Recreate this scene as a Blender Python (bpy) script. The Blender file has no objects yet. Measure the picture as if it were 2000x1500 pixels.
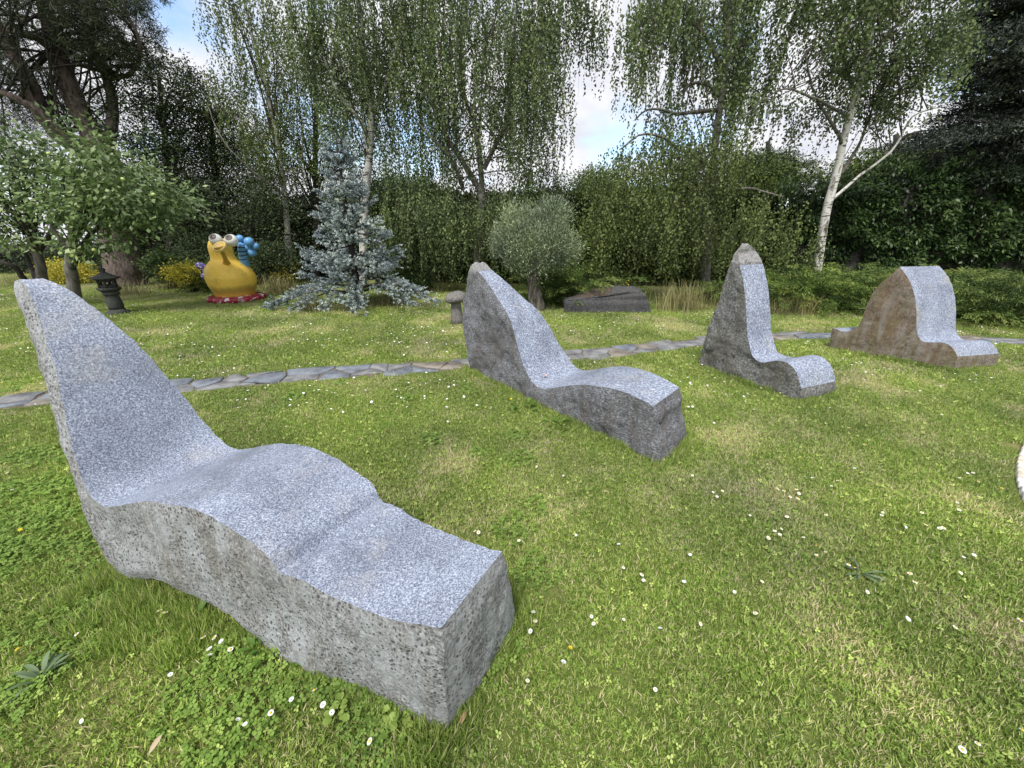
import bpy, math, numpy as np
from mathutils import Vector, noise, geometry

# ------------------------------------------------------------------ camera, sky, sun, exposure
scene = bpy.context.scene
COL = scene.collection
F_PX, HORIZON, EYE = 751.0, 450.0, 1.6          # focal length and horizon row in a 2000 px wide picture, eye height
TH = math.atan((750 - HORIZON) / F_PX)
cam_data = bpy.data.cameras.new("camera")
cam_data.sensor_width = 36.0
cam_data.lens = F_PX / 2000 * 36.0
cam_data.clip_start, cam_data.clip_end = 0.05, 2000.0
cam = bpy.data.objects.new("camera", cam_data)
cam.location = (0, 0, EYE)
cam.rotation_euler = (math.pi / 2 - TH, 0, 0)
COL.objects.link(cam)
scene.camera = cam

SUN_EL, SUN_AZ = math.radians(58), math.radians(198)   # azimuth measured clockwise from +Y: behind the camera, a little left
world = bpy.data.worlds.new("World")
scene.world = world
world.use_nodes = True
wn = world.node_tree
for n in list(wn.nodes): wn.nodes.remove(n)
def N(t, typ, **kw):
    n = t.nodes.new(typ)
    for k, v in kw.items():
        if k.startswith('i_'): n.inputs[k[2:].replace('_', ' ')].default_value = v
        else: setattr(n, k, v)
    return n
def ramp(t, stops, interp='LINEAR'):
    n = t.nodes.new('ShaderNodeValToRGB')
    n.color_ramp.interpolation = interp
    el = n.color_ramp.elements
    while len(el) < len(stops): el.new(0.5)
    for e, (p, c) in zip(el, stops):
        e.position = p
        e.color = (*c, 1) if len(c) == 3 else c
    return n
wo = N(wn, 'ShaderNodeOutputWorld')
bg = N(wn, 'ShaderNodeBackground'); bg.inputs['Strength'].default_value = 0.10
sky = N(wn, 'ShaderNodeTexSky', sky_type='NISHITA', sun_disc=False, sun_elevation=SUN_EL, sun_rotation=SUN_AZ, altitude=60, air_density=1.0, dust_density=1.2, ozone_density=1.5)
tc = N(wn, 'ShaderNodeTexCoord')
sep = N(wn, 'ShaderNodeSeparateXYZ'); wn.links.new(tc.outputs['Generated'], sep.inputs[0])
zmax = N(wn, 'ShaderNodeMath', operation='MAXIMUM'); zmax.inputs[1].default_value = 0.004
wn.links.new(sep.outputs['Z'], zmax.inputs[0])
cmb = N(wn, 'ShaderNodeCombineXYZ')
wn.links.new(sep.outputs['X'], cmb.inputs['X']); wn.links.new(sep.outputs['Y'], cmb.inputs['Y']); wn.links.new(zmax.outputs[0], cmb.inputs['Z'])
wn.links.new(cmb.outputs[0], sky.inputs['Vector'])
zp = N(wn, 'ShaderNodeMath', operation='ADD'); zp.inputs[1].default_value = 0.35
wn.links.new(zmax.outputs[0], zp.inputs[0])
dv = N(wn, 'ShaderNodeVectorMath', operation='DIVIDE')
cz = N(wn, 'ShaderNodeCombineXYZ')
for k in range(3): wn.links.new(zp.outputs[0], cz.inputs[k])
wn.links.new(cmb.outputs[0], dv.inputs[0]); wn.links.new(cz.outputs[0], dv.inputs[1])
off = N(wn, 'ShaderNodeVectorMath', operation='ADD'); off.inputs[1].default_value = (3.1, 0.4, 0.0)
wn.links.new(dv.outputs[0], off.inputs[0])
cn = N(wn, 'ShaderNodeTexNoise'); cn.inputs['Scale'].default_value = 1.9; cn.inputs['Detail'].default_value = 7; cn.inputs['Roughness'].default_value = 0.52
wn.links.new(off.outputs[0], cn.inputs['Vector'])
cmask = ramp(wn, [(0.36, (0, 0, 0)), (0.50, (1, 1, 1))]); wn.links.new(cn.outputs['Fac'], cmask.inputs[0])
cn2 = N(wn, 'ShaderNodeTexNoise'); cn2.inputs['Scale'].default_value = 4.0; cn2.inputs['Detail'].default_value = 5
wn.links.new(off.outputs[0], cn2.inputs['Vector'])
ccol = ramp(wn, [(0.35, (0.78, 0.80, 0.88)), (0.60, (1.0, 1.0, 1.03))]); wn.links.new(cn2.outputs['Fac'], ccol.inputs[0])
cmul = N(wn, 'ShaderNodeVectorMath', operation='SCALE'); cmul.inputs['Scale'].default_value = 7.0
wn.links.new(ccol.outputs['Color'], cmul.inputs[0])
skm = N(wn, 'ShaderNodeVectorMath', operation='SCALE'); skm.inputs['Scale'].default_value = 1.9
wn.links.new(sky.outputs[0], skm.inputs[0])
smix = N(wn, 'ShaderNodeMix', data_type='RGBA')
wn.links.new(cmask.outputs['Color'], smix.inputs['Factor'])
wn.links.new(skm.outputs[0], smix.inputs[6]); wn.links.new(cmul.outputs[0], smix.inputs[7])
wn.links.new(smix.outputs[2], bg.inputs['Color']); wn.links.new(bg.outputs[0], wo.inputs['Surface'])

sun_data = bpy.data.lights.new("sun", 'SUN')
sun_data.energy = 2.7
sun_data.angle = math.radians(13)
sun_data.color = (1.0, 0.965, 0.90)
sun = bpy.data.objects.new("sun", sun_data)
sd = Vector((math.sin(SUN_AZ) * math.cos(SUN_EL), math.cos(SUN_AZ) * math.cos(SUN_EL), math.sin(SUN_EL)))
sun.rotation_euler = sd.to_track_quat('Z', 'Y').to_euler()
COL.objects.link(sun)
vs = scene.view_settings
scene.display_settings.display_device = 'sRGB'
vs.view_transform, vs.look, vs.exposure, vs.gamma = 'Standard', 'None', 0.60, 1.0
vs.use_curve_mapping = False
scene.cycles.max_bounces = 6
scene.cycles.diffuse_bounces = 3
scene.cycles.transmission_bounces = 3
scene.cycles.transparent_max_bounces = 4
scene.cycles.caustics_reflective = scene.cycles.caustics_refractive = False

# ------------------------------------------------------------------ helpers
rng = np.random.default_rng(11)
CT, ST = math.cos(TH), math.sin(TH)
def _ray(px, py):
    u, v = (px - 1000) / F_PX, (py - 750) / F_PX
    return np.array([u, CT - v * ST, -ST - v * CT])
def ground_at(px, py, z=0.0):
    d = _ray(px, py); t = (z - EYE) / d[2]
    return np.array([d[0] * t, d[1] * t, z])
def at(px, py, Y):
    d = _ray(px, py); t = Y / d[1]
    return np.array([d[0] * t, Y, EYE + d[2] * t])
def nrm(a): return a / np.maximum(np.linalg.norm(a, axis=-1, keepdims=True), 1e-9)
def rdir(n, r=None):
    return nrm((r or rng).normal(size=(n, 3)))

def tag(o, label=None, cat=None, group=None, kind=None):
    if label: o['label'] = label
    if cat: o['category'] = cat
    if group: o['group'] = group
    if kind: o['kind'] = kind
    return o
def empty(name, loc, label=None, cat=None, group=None, rz=0.0):
    o = bpy.data.objects.new(name, None)
    o.empty_display_size = 0.2
    o.location = loc; o.rotation_euler = (0, 0, rz)
    COL.objects.link(o)
    return tag(o, label, cat, group)
def mesh_data(name, V, F, mat=None, smooth=False, tint=None, mats=None, midx=None):
    V = np.asarray(V, dtype=np.float32).reshape(-1, 3)
    me = bpy.data.meshes.new(name)
    if isinstance(F, np.ndarray):
        F = [F]
    elif len(F) and not isinstance(F[0], np.ndarray):
        by = {}
        for f in F: by.setdefault(len(f), []).append(f)
        F = [np.array(v) for v in by.values()]
    F = [f for f in F if len(f)]
    li = np.concatenate([f.ravel() for f in F]).astype(np.int32)
    tot = np.concatenate([np.full(len(f), f.shape[1]) for f in F])
    st = np.concatenate([[0], np.cumsum(tot)[:-1]]).astype(np.int32)
    me.vertices.add(len(V)); me.vertices.foreach_set('co', V.ravel())
    me.loops.add(len(li)); me.loops.foreach_set('vertex_index', li)
    me.polygons.add(len(tot)); me.polygons.foreach_set('loop_start', st)
    if smooth: me.polygons.foreach_set('use_smooth', np.ones(len(tot), dtype=bool))
    for m in (mats or ([mat] if mat else [])): me.materials.append(m)
    if midx is not None: me.polygons.foreach_set('material_index', np.asarray(midx, dtype=np.int32))
    if tint is not None:
        a = me.attributes.new('tint', 'FLOAT', 'POINT'); a.data.foreach_set('value', np.asarray(tint, dtype=np.float32))
    me.update(calc_edges=True)
    return me
def mk(name, V, F, mat=None, parent=None, smooth=False, tint=None, origin=None, mats=None, midx=None):
    """links one mesh object; with a parent the vertices are world coordinates, made local to the parent's location"""
    V = np.asarray(V, dtype=float).reshape(-1, 3)
    loc = None
    if parent is not None:
        p = parent; off = np.zeros(3)
        while p is not None:
            off += np.array(p.location); p = p.parent
        V = V - off
    elif origin is not None:
        V = V - np.asarray(origin); loc = origin
    o = bpy.data.objects.new(name, mesh_data(name, V, F, mat, smooth, tint, mats, midx))
    if loc is not None: o.location = loc
    o.parent = parent
    COL.objects.link(o)
    return o
class Acc:
    """collects quads/tris with a tint per vertex"""
    def __init__(s): s.V, s.F, s.T, s.n = [], [], [], 0
    def add(s, V, F, T=None):
        V = np.asarray(V, dtype=float).reshape(-1, 3); F = np.asarray(F)
        s.V.append(V); s.F.append(F + s.n); s.n += len(V)
        s.T.append(np.full(len(V), 0.5) if T is None else np.broadcast_to(np.asarray(T, dtype=float), (len(V),)))
    def build(s, name, mat, parent=None, smooth=False, origin=None):
        by = {}
        for f in s.F: by.setdefault(f.shape[1], []).append(f)
        return mk(name, np.concatenate(s.V), [np.concatenate(v) for v in by.values()], mat, parent, smooth, np.concatenate(s.T), origin)
    def data(s, name, mat, smooth=False):
        by = {}
        for f in s.F: by.setdefault(f.shape[1], []).append(f)
        return mesh_data(name, np.concatenate(s.V), [np.concatenate(v) for v in by.values()], mat, smooth, np.concatenate(s.T))
def spline(P, n):
    """Catmull-Rom through the rows of P, n samples by chord length"""
    P = np.asarray(P, dtype=float)
    if len(P) == 2:
        t = np.linspace(0, 1, n)[:, None]; return P[0] * (1 - t) + P[1] * t
    d = np.r_[0, np.cumsum(np.linalg.norm(np.diff(P[:, :3] if P.shape[1] > 3 else P, axis=0), axis=1))]
    Q = np.vstack([2 * P[0] - P[1], P, 2 * P[-1] - P[-2]])
    s = np.linspace(0, d[-1], n); i = np.clip(np.searchsorted(d, s, 'right') - 1, 0, len(P) - 2)
    u = ((s - d[i]) / np.maximum(d[i + 1] - d[i], 1e-9))[:, None]
    p0, p1, p2, p3 = Q[i], Q[i + 1], Q[i + 2], Q[i + 3]
    return 0.5 * (2 * p1 + (p2 - p0) * u + (2 * p0 - 5 * p1 + 4 * p2 - p3) * u ** 2 + (3 * p1 - p0 - 3 * p2 + p3) * u ** 3)
def tube(P, R, sides=8, n=None, rough=0.0, cap=True):
    """tapered tube along P (k x 3) with radii R; returns V, F(quads)"""
    P = np.asarray(P, dtype=float); R = np.broadcast_to(np.asarray(R, dtype=float), (len(P),))
    n = n or len(P)
    Q = spline(np.c_[P, R], n); P, R = Q[:, :3], np.maximum(Q[:, 3], 1e-4)
    T = nrm(np.gradient(P, axis=0))
    a = np.array([1.0, 0, 0]) if abs(T[0][0]) < 0.8 else np.array([0, 1.0, 0])
    U = np.zeros_like(P); u = a
    for i in range(n):
        u = u - T[i] * np.dot(u, T[i]); u /= max(np.linalg.norm(u), 1e-9); U[i] = u
    W = np.cross(T, U)
    ang = np.linspace(0, 2 * np.pi, sides, endpoint=False)
    rr = R[:, None] * (1 + rough * rng.normal(size=(n, sides)))
    V = P[:, None, :] + rr[..., None] * (np.cos(ang)[None, :, None] * U[:, None, :] + np.sin(ang)[None, :, None] * W[:, None, :])
    V = V.reshape(-1, 3)
    i, j = np.meshgrid(np.arange(n - 1), np.arange(sides), indexing='ij'); k = (j + 1) % sides
    F = np.stack([i * sides + j, i * sides + k, (i + 1) * sides + k, (i + 1) * sides + j], -1).reshape(-1, 4)
    if cap:
        V = np.vstack([V, P[:1], P[-1:]]); m = n * sides
        j = np.arange(0, sides, 2); k = (j + 1) % sides; l = (j + 2) % sides
        if sides % 2 == 0:
            F = np.vstack([F, np.stack([np.full(len(j), m), l, k, j], -1), np.stack([np.full(len(j), m + 1), (n - 1) * sides + j, (n - 1) * sides + k, (n - 1) * sides + l], -1)])
    return V, F
def lathe(prof, sides=32, cx=0.0, cy=0.0, lobes=None):
    prof = np.asarray(prof, dtype=float); n = len(prof)
    ang = np.linspace(0, 2 * np.pi, sides, endpoint=False)
    m = np.ones((n, sides)) if lobes is None else lobes(ang)[None, :] * np.ones((n, 1))
    V = np.stack([cx + prof[:, :1] * m * np.cos(ang), cy + prof[:, :1] * m * np.sin(ang), prof[:, 1:2] * np.ones((1, sides))], -1).reshape(-1, 3)
    i, j = np.meshgrid(np.arange(n - 1), np.arange(sides), indexing='ij'); k = (j + 1) % sides
    return V, np.stack([i * sides + j, i * sides + k, (i + 1) * sides + k, (i + 1) * sides + j], -1).reshape(-1, 4)
def ball(c, r, nu=20, nv=12, sq=(1, 1, 1)):
    ph = np.linspace(0.02, np.pi - 0.02, nv)
    V, F = lathe(np.c_[np.sin(ph), -np.cos(ph)], nu)
    return V * np.asarray(r) * np.asarray(sq) + np.asarray(c), F
def box(lo, hi):
    x0, y0, z0 = lo; x1, y1, z1 = hi
    V = np.array([(x0, y0, z0), (x1, y0, z0), (x1, y1, z0), (x0, y1, z0), (x0, y0, z1), (x1, y0, z1), (x1, y1, z1), (x0, y1, z1)])
    return V, np.array([(0, 3, 2, 1), (4, 5, 6, 7), (0, 1, 5, 4), (1, 2, 6, 5), (2, 3, 7, 6), (3, 0, 4, 7)])

# ------------------------------------------------------------------ materials
def new_mat(name):
    m = bpy.data.materials.new(name); m.use_nodes = True
    t = m.node_tree
    for n in list(t.nodes): t.nodes.remove(n)
    out = N(t, 'ShaderNodeOutputMaterial'); b = N(t, 'ShaderNodeBsdfPrincipled')
    t.links.new(b.outputs[0], out.inputs['Surface'])
    b.inputs['Specular IOR Level'].default_value = 0.3
    return m, t, b, out
def tex(t, kind, scale, detail=3, rough=0.55, coord='Object', stretch=None, **kw):
    c = N(t, 'ShaderNodeTexCoord')
    if kind == 'noise':
        n = N(t, 'ShaderNodeTexNoise'); n.inputs['Detail'].default_value = detail; n.inputs['Roughness'].default_value = rough
    else:
        n = N(t, 'ShaderNodeTexVoronoi', **kw)
    n.inputs['Scale'].default_value = scale
    if coord == 'World':
        g = N(t, 'ShaderNodeNewGeometry'); src = g.outputs['Position']
    else: src = c.outputs[coord]
    if stretch:
        mp = N(t, 'ShaderNodeMapping'); mp.inputs['Scale'].default_value = stretch
        t.links.new(src, mp.inputs[0]); src = mp.outputs[0]
    t.links.new(src, n.inputs['Vector'])
    return n
def mixc(t, fac, a, b, blend='MIX'):
    m = N(t, 'ShaderNodeMix', data_type='RGBA', blend_type=blend)
    for sock, val in ((m.inputs['Factor'], fac), (m.inputs[6], a), (m.inputs[7], b)):
        if isinstance(val, (int, float)): sock.default_value = val
        elif isinstance(val, tuple): sock.default_value = (*val, 1)
        else: t.links.new(val, sock)
    return m.outputs[2]
def bump(t, b, h, dist, strength=1.0):
    n = N(t, 'ShaderNodeBump'); n.inputs['Distance'].default_value = dist; n.inputs['Strength'].default_value = strength
    t.links.new(h, n.inputs['Height']); t.links.new(n.outputs[0], b.inputs['Normal'])
def plain(name, col, rough=0.6, var=0.12, scale=8.0):
    m, t, b, o = new_mat(name)
    n = tex(t, 'noise', scale, 4)
    r = ramp(t, [(0.3, tuple(c * (1 - var) for c in col)), (0.7, tuple(min(1, c * (1 + var)) for c in col))])
    t.links.new(n.outputs['Fac'], r.inputs[0]); t.links.new(r.outputs[0], b.inputs['Base Color'])
    b.inputs['Roughness'].default_value = rough
    return m
def leaf_mat(name, stops, rough=0.55, transl=0.28, spec=0.25, patch=0.25, pscale=0.9):
    """foliage: colour by the leaf's own tint, hue drifting slowly through the plant, some light let through"""
    m, t, b, o = new_mat(name)
    a = N(t, 'ShaderNodeAttribute', attribute_name='tint')
    r = ramp(t, stops); t.links.new(a.outputs['Fac'], r.inputs[0])
    n = tex(t, 'noise', pscale, 3, coord='World')
    pr = ramp(t, [(0.35, (1 - patch, 1 - patch, 1 - patch * 0.8)), (0.65, (1 + patch, 1 + patch * 0.9, 1 + patch * 0.3))])
    t.links.new(n.outputs['Fac'], pr.inputs[0])
    c = mixc(t, 1.0, r.outputs[0], pr.outputs[0], 'MULTIPLY')
    t.links.new(c, b.inputs['Base Color'])
    b.inputs['Roughness'].default_value = rough; b.inputs['Specular IOR Level'].default_value = spec
    tr = N(t, 'ShaderNodeBsdfTranslucent'); t.links.new(c, tr.inputs['Color'])
    mx = N(t, 'ShaderNodeMixShader'); mx.inputs[0].default_value = transl
    t.links.new(b.outputs[0], mx.inputs[1]); t.links.new(tr.outputs[0], mx.inputs[2]); t.links.new(mx.outputs[0], o.inputs['Surface'])
    return m
def bark_mat(name, dark, light, scale=6.0, stretch=(3, 3, 0.6), bd=0.02):
    m, t, b, o = new_mat(name)
    n = tex(t, 'noise', scale, 6, 0.65, stretch=stretch)
    r = ramp(t, [(0.35, dark), (0.65, light)]); t.links.new(n.outputs['Fac'], r.inputs[0]); t.links.new(r.outputs[0], b.inputs['Base Color'])
    b.inputs['Roughness'].default_value = 0.9
    bump(t, b, n.outputs['Fac'], bd)
    return m
def birch_bark():
    m, t, b, o = new_mat('birch_bark')
    n = tex(t, 'noise', 2.2, 5, 0.6, stretch=(2.2, 2.2, 9))       # horizontal lenticels
    r = ramp(t, [(0.36, (0.05, 0.045, 0.04)), (0.46, (0.62, 0.60, 0.55))]); t.links.new(n.outputs['Fac'], r.inputs[0])
    n2 = tex(t, 'noise', 1.3, 6, 0.7, stretch=(4, 4, 1.5))           # dark diamond fissures
    r2 = ramp(t, [(0.56, (0, 0, 0)), (0.64, (1, 1, 1))]); t.links.new(n2.outputs['Fac'], r2.inputs[0])
    c = mixc(t, r2.outputs[0], r.outputs[0], (0.07, 0.06, 0.05))
    t.links.new(c, b.inputs['Base Color']); b.inputs['Roughness'].default_value = 0.7
    bump(t, b, n2.outputs['Fac'], 0.01)
    return m
def granite_polished(name, k=1.0, rust=0.0):
    m, t, b, o = new_mat(name)
    v = tex(t, 'noise', 170 * k, 4, 0.8)
    r = ramp(t, [(0.37, (0.072, 0.083, 0.115)), (0.49, (0.215, 0.24, 0.30)), (0.61, (0.47, 0.50, 0.56))]); t.links.new(v.outputs['Fac'], r.inputs[0])
    big = tex(t, 'noise', 2.6, 5, 0.6)
    rb = ramp(t, [(0.30, (0.64, 0.65, 0.67)), (0.50, (0.98, 0.98, 0.98)), (0.68, (1.14, 1.14, 1.13))]); t.links.new(big.outputs['Fac'], rb.inputs[0])
    c = mixc(t, 1.0, r.outputs[0], rb.outputs[0], 'MULTIPLY')
    st = tex(t, 'noise', 3.4, 4, 0.7)                                  # brownish weather stains
    rs = ramp(t, [(0.54, (0, 0, 0)), (0.70, (0.35 + rust, 0.35 + rust, 0.35 + rust))]); t.links.new(st.outputs['Fac'], rs.inputs[0])
    c = mixc(t, rs.outputs[0], c, (0.34, 0.31, 0.26))
    v2 = tex(t, 'noise', 95 * k, 3, 0.7); r2_ = ramp(t, [(0.38, (0.70, 0.73, 0.80)), (0.50, (0.98, 1.0, 1.04)), (0.62, (1.28, 1.30, 1.32))]); t.links.new(v2.outputs['Fac'], r2_.inputs[0])
    c = mixc(t, 1.0, c, r2_.outputs[0], 'MULTIPLY')
    t.links.new(c, b.inputs['Base Color']); b.inputs['Roughness'].default_value = 0.5
    b.inputs['Specular IOR Level'].default_value = 0.35
    bump(t, b, v.outputs['Fac'], 0.0012, 0.5)
    return m
def granite_rough(name, lo, mid, hi, spots=0.0, stain=None, stain_amt=0.5, coarse=70, streak=1.0, bd=0.012, tip=None, grain=None):
    m, t, b, o = new_mat(name)
    v = tex(t, 'noise', coarse, 6, 0.8, stretch=grain or (1, 1, 1))
    r = ramp(t, [(0.36, lo), (0.5, mid), (0.64, hi)]); t.links.new(v.outputs['Fac'], r.inputs[0])
    c = r.outputs[0]
    if stain:
        for k, sc in enumerate(stain):
            s = tex(t, 'noise', 2.4 + k * 1.1, 6, 0.68, stretch=(1.4 + k, 1.4 + k * 0.7, 0.55 * streak))
            rs = ramp(t, [(0.46, (0, 0, 0)), (0.64, (stain_amt,) * 3)]); t.links.new(s.outputs['Fac'], rs.inputs[0])
            c = mixc(t, rs.outputs[0], c, sc)
    if tip:                                                            # freshly broken, paler crystal near the top
        sz = N(t, 'ShaderNodeSeparateXYZ'); tco = N(t, 'ShaderNodeTexCoord'); t.links.new(tco.outputs['Object'], sz.inputs[0])
        tn_ = tex(t, 'noise', 7, 4, .6); ta = N(t, 'ShaderNodeMath', operation='MULTIPLY_ADD'); ta.inputs[1].default_value = .22; t.links.new(tn_.outputs['Fac'], ta.inputs[0]); t.links.new(sz.outputs['Z'], ta.inputs[2])
        tr_ = ramp(t, [(0, (0, 0, 0)), (1, (.8, .8, .8))]); mr = N(t, 'ShaderNodeMapRange'); mr.inputs['From Min'].default_value = tip; mr.inputs['From Max'].default_value = tip + .04; t.links.new(ta.outputs[0], mr.inputs['Value']); t.links.new(mr.outputs[0], tr_.inputs[0])
        tv_ = ramp(t, [(.35, (.26, .25, .24)), (.6, (.56, .55, .55))]); t.links.new(v.outputs['Fac'], tv_.inputs[0])
        c = mixc(t, tr_.outputs[0], c, tv_.outputs[0])
    if spots > 0:                                                      # dark lichen dots
        vo = tex(t, 'voronoi', 62, feature='F1'); vo.inputs['Randomness'].default_value = 1.0
        wv = tex(t, 'noise', 60, 2); 
        ad = N(t, 'ShaderNodeMath', operation='MULTIPLY_ADD'); ad.inputs[1].default_value = 0.5; t.links.new(wv.outputs['Fac'], ad.inputs[0]); t.links.new(vo.outputs['Distance'], ad.inputs[2])
        rv = ramp(t, [(0.52, (1, 1, 1)), (0.58, (0, 0, 0))]); t.links.new(ad.outputs[0], rv.inputs[0])
        area = tex(t, 'noise', 3.0, 3, 0.6); ra = ramp(t, [(0.38, (0, 0, 0)), (0.50, (spots,) * 3)]); t.links.new(area.outputs['Fac'], ra.inputs[0])
        mm = N(t, 'ShaderNodeMath', operation='MULTIPLY'); t.links.new(rv.outputs[0], mm.inputs[0]); t.links.new(ra.outputs[0], mm.inputs[1])
        c = mixc(t, mm.outputs[0], c, (0.055, 0.052, 0.05))
    t.links.new(c, b.inputs['Base Color']); b.inputs['Roughness'].default_value = 0.88
    h = tex(t, 'noise', 42, 7, 0.78, stretch=grain or (1, 1, 1))
    bump(t, b, h.outputs['Fac'], bd)
    return m

# ------------------------------------------------------------------ ground
def ground_mat():
    m, t, b, o = new_mat('lawn_soil')
    n = tex(t, 'noise', 0.55, 5, 0.6, coord='World'); f = tex(t, 'noise', 38, 4, 0.7, coord='World')
    r = ramp(t, [(0.30, (0.08, 0.115, 0.028)), (0.52, (0.13, 0.165, 0.045)), (0.68, (0.22, 0.21, 0.09))]); t.links.new(n.outputs['Fac'], r.inputs[0])
    rf = ramp(t, [(0.3, (0.6, 0.6, 0.6)), (0.7, (1.35, 1.3, 1.2))]); t.links.new(f.outputs['Fac'], rf.inputs[0])
    t.links.new(mixc(t, 1.0, r.outputs[0], rf.outputs[0], 'MULTIPLY'), b.inputs['Base Color'])
    b.inputs['Roughness'].default_value = 0.95; b.inputs['Specular IOR Level'].default_value = 0.1
    bump(t, b, f.outputs['Fac'], 0.02)
    return m
gx = np.concatenate([[-900, -300, -120, -60], np.linspace(-40, 40, 81), [60, 120, 300, 900]])
gy = np.concatenate([[-300, -60, -20], np.linspace(-8, 40, 49), [60, 120, 300, 900]])
GX, GY = np.meshgrid(gx, gy, indexing='ij')
GZ = -0.05 * np.maximum(0, GY - 19) ** 0.98
nx, ny = len(gx), len(gy)
ii, jj = np.meshgrid(np.arange(nx - 1), np.arange(ny - 1), indexing='ij')
GF = np.stack([ii * ny + jj, (ii + 1) * ny + jj, (ii + 1) * ny + jj + 1, ii * ny + jj + 1], -1).reshape(-1, 4)
ground = mk('ground', np.stack([GX, GY, GZ], -1), GF, ground_mat(), smooth=True)
tag(ground, 'mown lawn ground of the sculpture garden', kind='structure')

# ------------------------------------------------------------------ flagstone path
path_pts = np.array([ground_at(*p) for p in [(-900, 930), (-260, 832), (-100, 802), (50, 783), (200, 769), (350, 755), (500, 742), (640, 731), (780, 721), (905, 713), (1120, 694), (1240, 683), (1370, 669), (1470, 661), (1590, 656), (1750, 657), (1980, 668), (2250, 690)]])[:, :2]
pc = spline(path_pts, 400); pdl = np.r_[0, np.cumsum(np.linalg.norm(np.diff(pc, axis=0), axis=1))]
pT = nrm(np.gradient(pc, axis=0)); pN = np.c_[-pT[:, 1], pT[:, 0]]
def path_xy(s, w):
    x = np.interp(s, pdl, pc[:, 0]); y = np.interp(s, pdl, pc[:, 1])
    nx_ = np.interp(s, pdl, pN[:, 0]); ny_ = np.interp(s, pdl, pN[:, 1])
    return np.stack([x + nx_ * w, y + ny_ * w], -1)
PW = 0.20
bed_s = np.linspace(0, pdl[-1], 160)
wob = 0.04 * np.sin(bed_s * 5.1) + 0.03 * np.sin(bed_s * 11.3)
bedL, bedR = path_xy(bed_s, -PW - 0.03 + wob), path_xy(bed_s, PW + 0.03 + np.roll(wob, 9))
bv = np.concatenate([np.c_[bedL, np.full(160, 0.005)], np.c_[bedR, np.full(160, 0.005)]])
k = np.arange(159)
bed_mat = plain('path_soil', (0.13, 0.105, 0.075), 0.95, 0.4, 30)
path = mk('path', bv, np.stack([k, k + 1, k + 161, k + 160], -1), bed_mat)
tag(path, 'narrow crazy-paved slate path crossing the lawn', kind='structure')
def slate_mat(name, c1, c2):
    m, t, b, o = new_mat(name)
    n = tex(t, 'noise', 5, 6, 0.65, coord='World'); r = ramp(t, [(0.34, c1), (0.62, c2)]); t.links.new(n.outputs['Fac'], r.inputs[0])
    t.links.new(r.outputs[0], b.inputs['Base Color']); b.inputs['Roughness'].default_value = 0.75
    h = tex(t, 'noise', 18, 6, 0.7, coord='World', stretch=(1, 2.5, 1)); bump(t, b, h.outputs['Fac'], 0.012)
    return m
slates = [slate_mat('slate_grey', (0.11, 0.112, 0.118), (0.27, 0.27, 0.27)), slate_mat('slate_blue', (0.09, 0.105, 0.125), (0.22, 0.24, 0.27)), slate_mat('slate_brown', (0.13, 0.115, 0.095), (0.29, 0.26, 0.22))]
seeds = []
s = 0.1
row = 0
while s < pdl[-1] - 0.1:
    split = rng.random()
    if split < 0.72:
        c = rng.uniform(-0.07, 0.07)
        seeds.append((s + rng.uniform(-.08, .08), (-PW + c) / 2)); seeds.append((s + rng.uniform(-.16, .16) + 0.1, (PW + c) / 2))
    else:
        for w in (-0.2, 0, 0.2): seeds.append((s + rng.uniform(-.09, .09), w + rng.uniform(-.05, .05)))
    s += rng.uniform(0.24, 0.62)
seeds = np.array(seeds)
def clip(poly, p, nvec):
    out = []
    for a, b_ in zip(poly, poly[1:] + poly[:1]):
        da, db = np.dot(a - p, nvec), np.dot(b_ - p, nvec)
        if da <= 0: out.append(a)
        if da * db < 0: out.append(a + (b_ - a) * da / (da - db))
    return out
for i, sd_ in enumerate(seeds):
    e0, e1 = -PW + rng.uniform(-.07, .09), PW + rng.uniform(-.09, .07)
    poly = [np.array(v) for v in ((sd_[0] - .5, e0), (sd_[0] + .5, e0 + rng.uniform(-.03, .03)), (sd_[0] + .5, e1 + rng.uniform(-.03, .03)), (sd_[0] - .5, e1))]
    for j, o_ in enumerate(seeds):
        d = o_ - sd_
        L = np.linalg.norm(d)
        if j != i and L < 1.2: poly = clip(poly, sd_ + d / 2 - d / L * rng.uniform(0.003, 0.016), d)
    if len(poly) < 3: continue
    q = []
    for a, b_ in zip(poly, poly[1:] + poly[:1]):
        if np.linalg.norm(b_ - a) > 0.03: q.append(a)
        if np.linalg.norm(b_ - a) > 0.22: q.append((a + b_) / 2 + rng.normal(size=2) * 0.022)
    if len(q) < 3: continue
    q = np.array(q); cen = q.mean(0); n = len(q)
    tilt = rng.normal(size=2) * 0.018; zt = 0.014 + rng.uniform(0, 0.010)
    top = path_xy(q[:, 0], q[:, 1]); inn = path_xy(*(cen + (q - cen) * 0.95).T)
    dz = (q - cen) @ tilt
    V = np.vstack([np.c_[top, np.zeros(n)], np.c_[top, zt - 0.006 + dz], np.c_[inn, zt + dz]])
    a = np.arange(n); b_ = (a + 1) % n
    F = [tuple(2 * n + a)] + [tuple(r) for r in np.stack([a, b_, n + b_, n + a], -1)] + [tuple(r) for r in np.stack([n + a, n + b_, 2 * n + b_, 2 * n + a], -1)]
    mk('flagstone', V, F, slates[int(rng.choice(3, p=[.5, .3, .2]))], parent=path)

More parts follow.
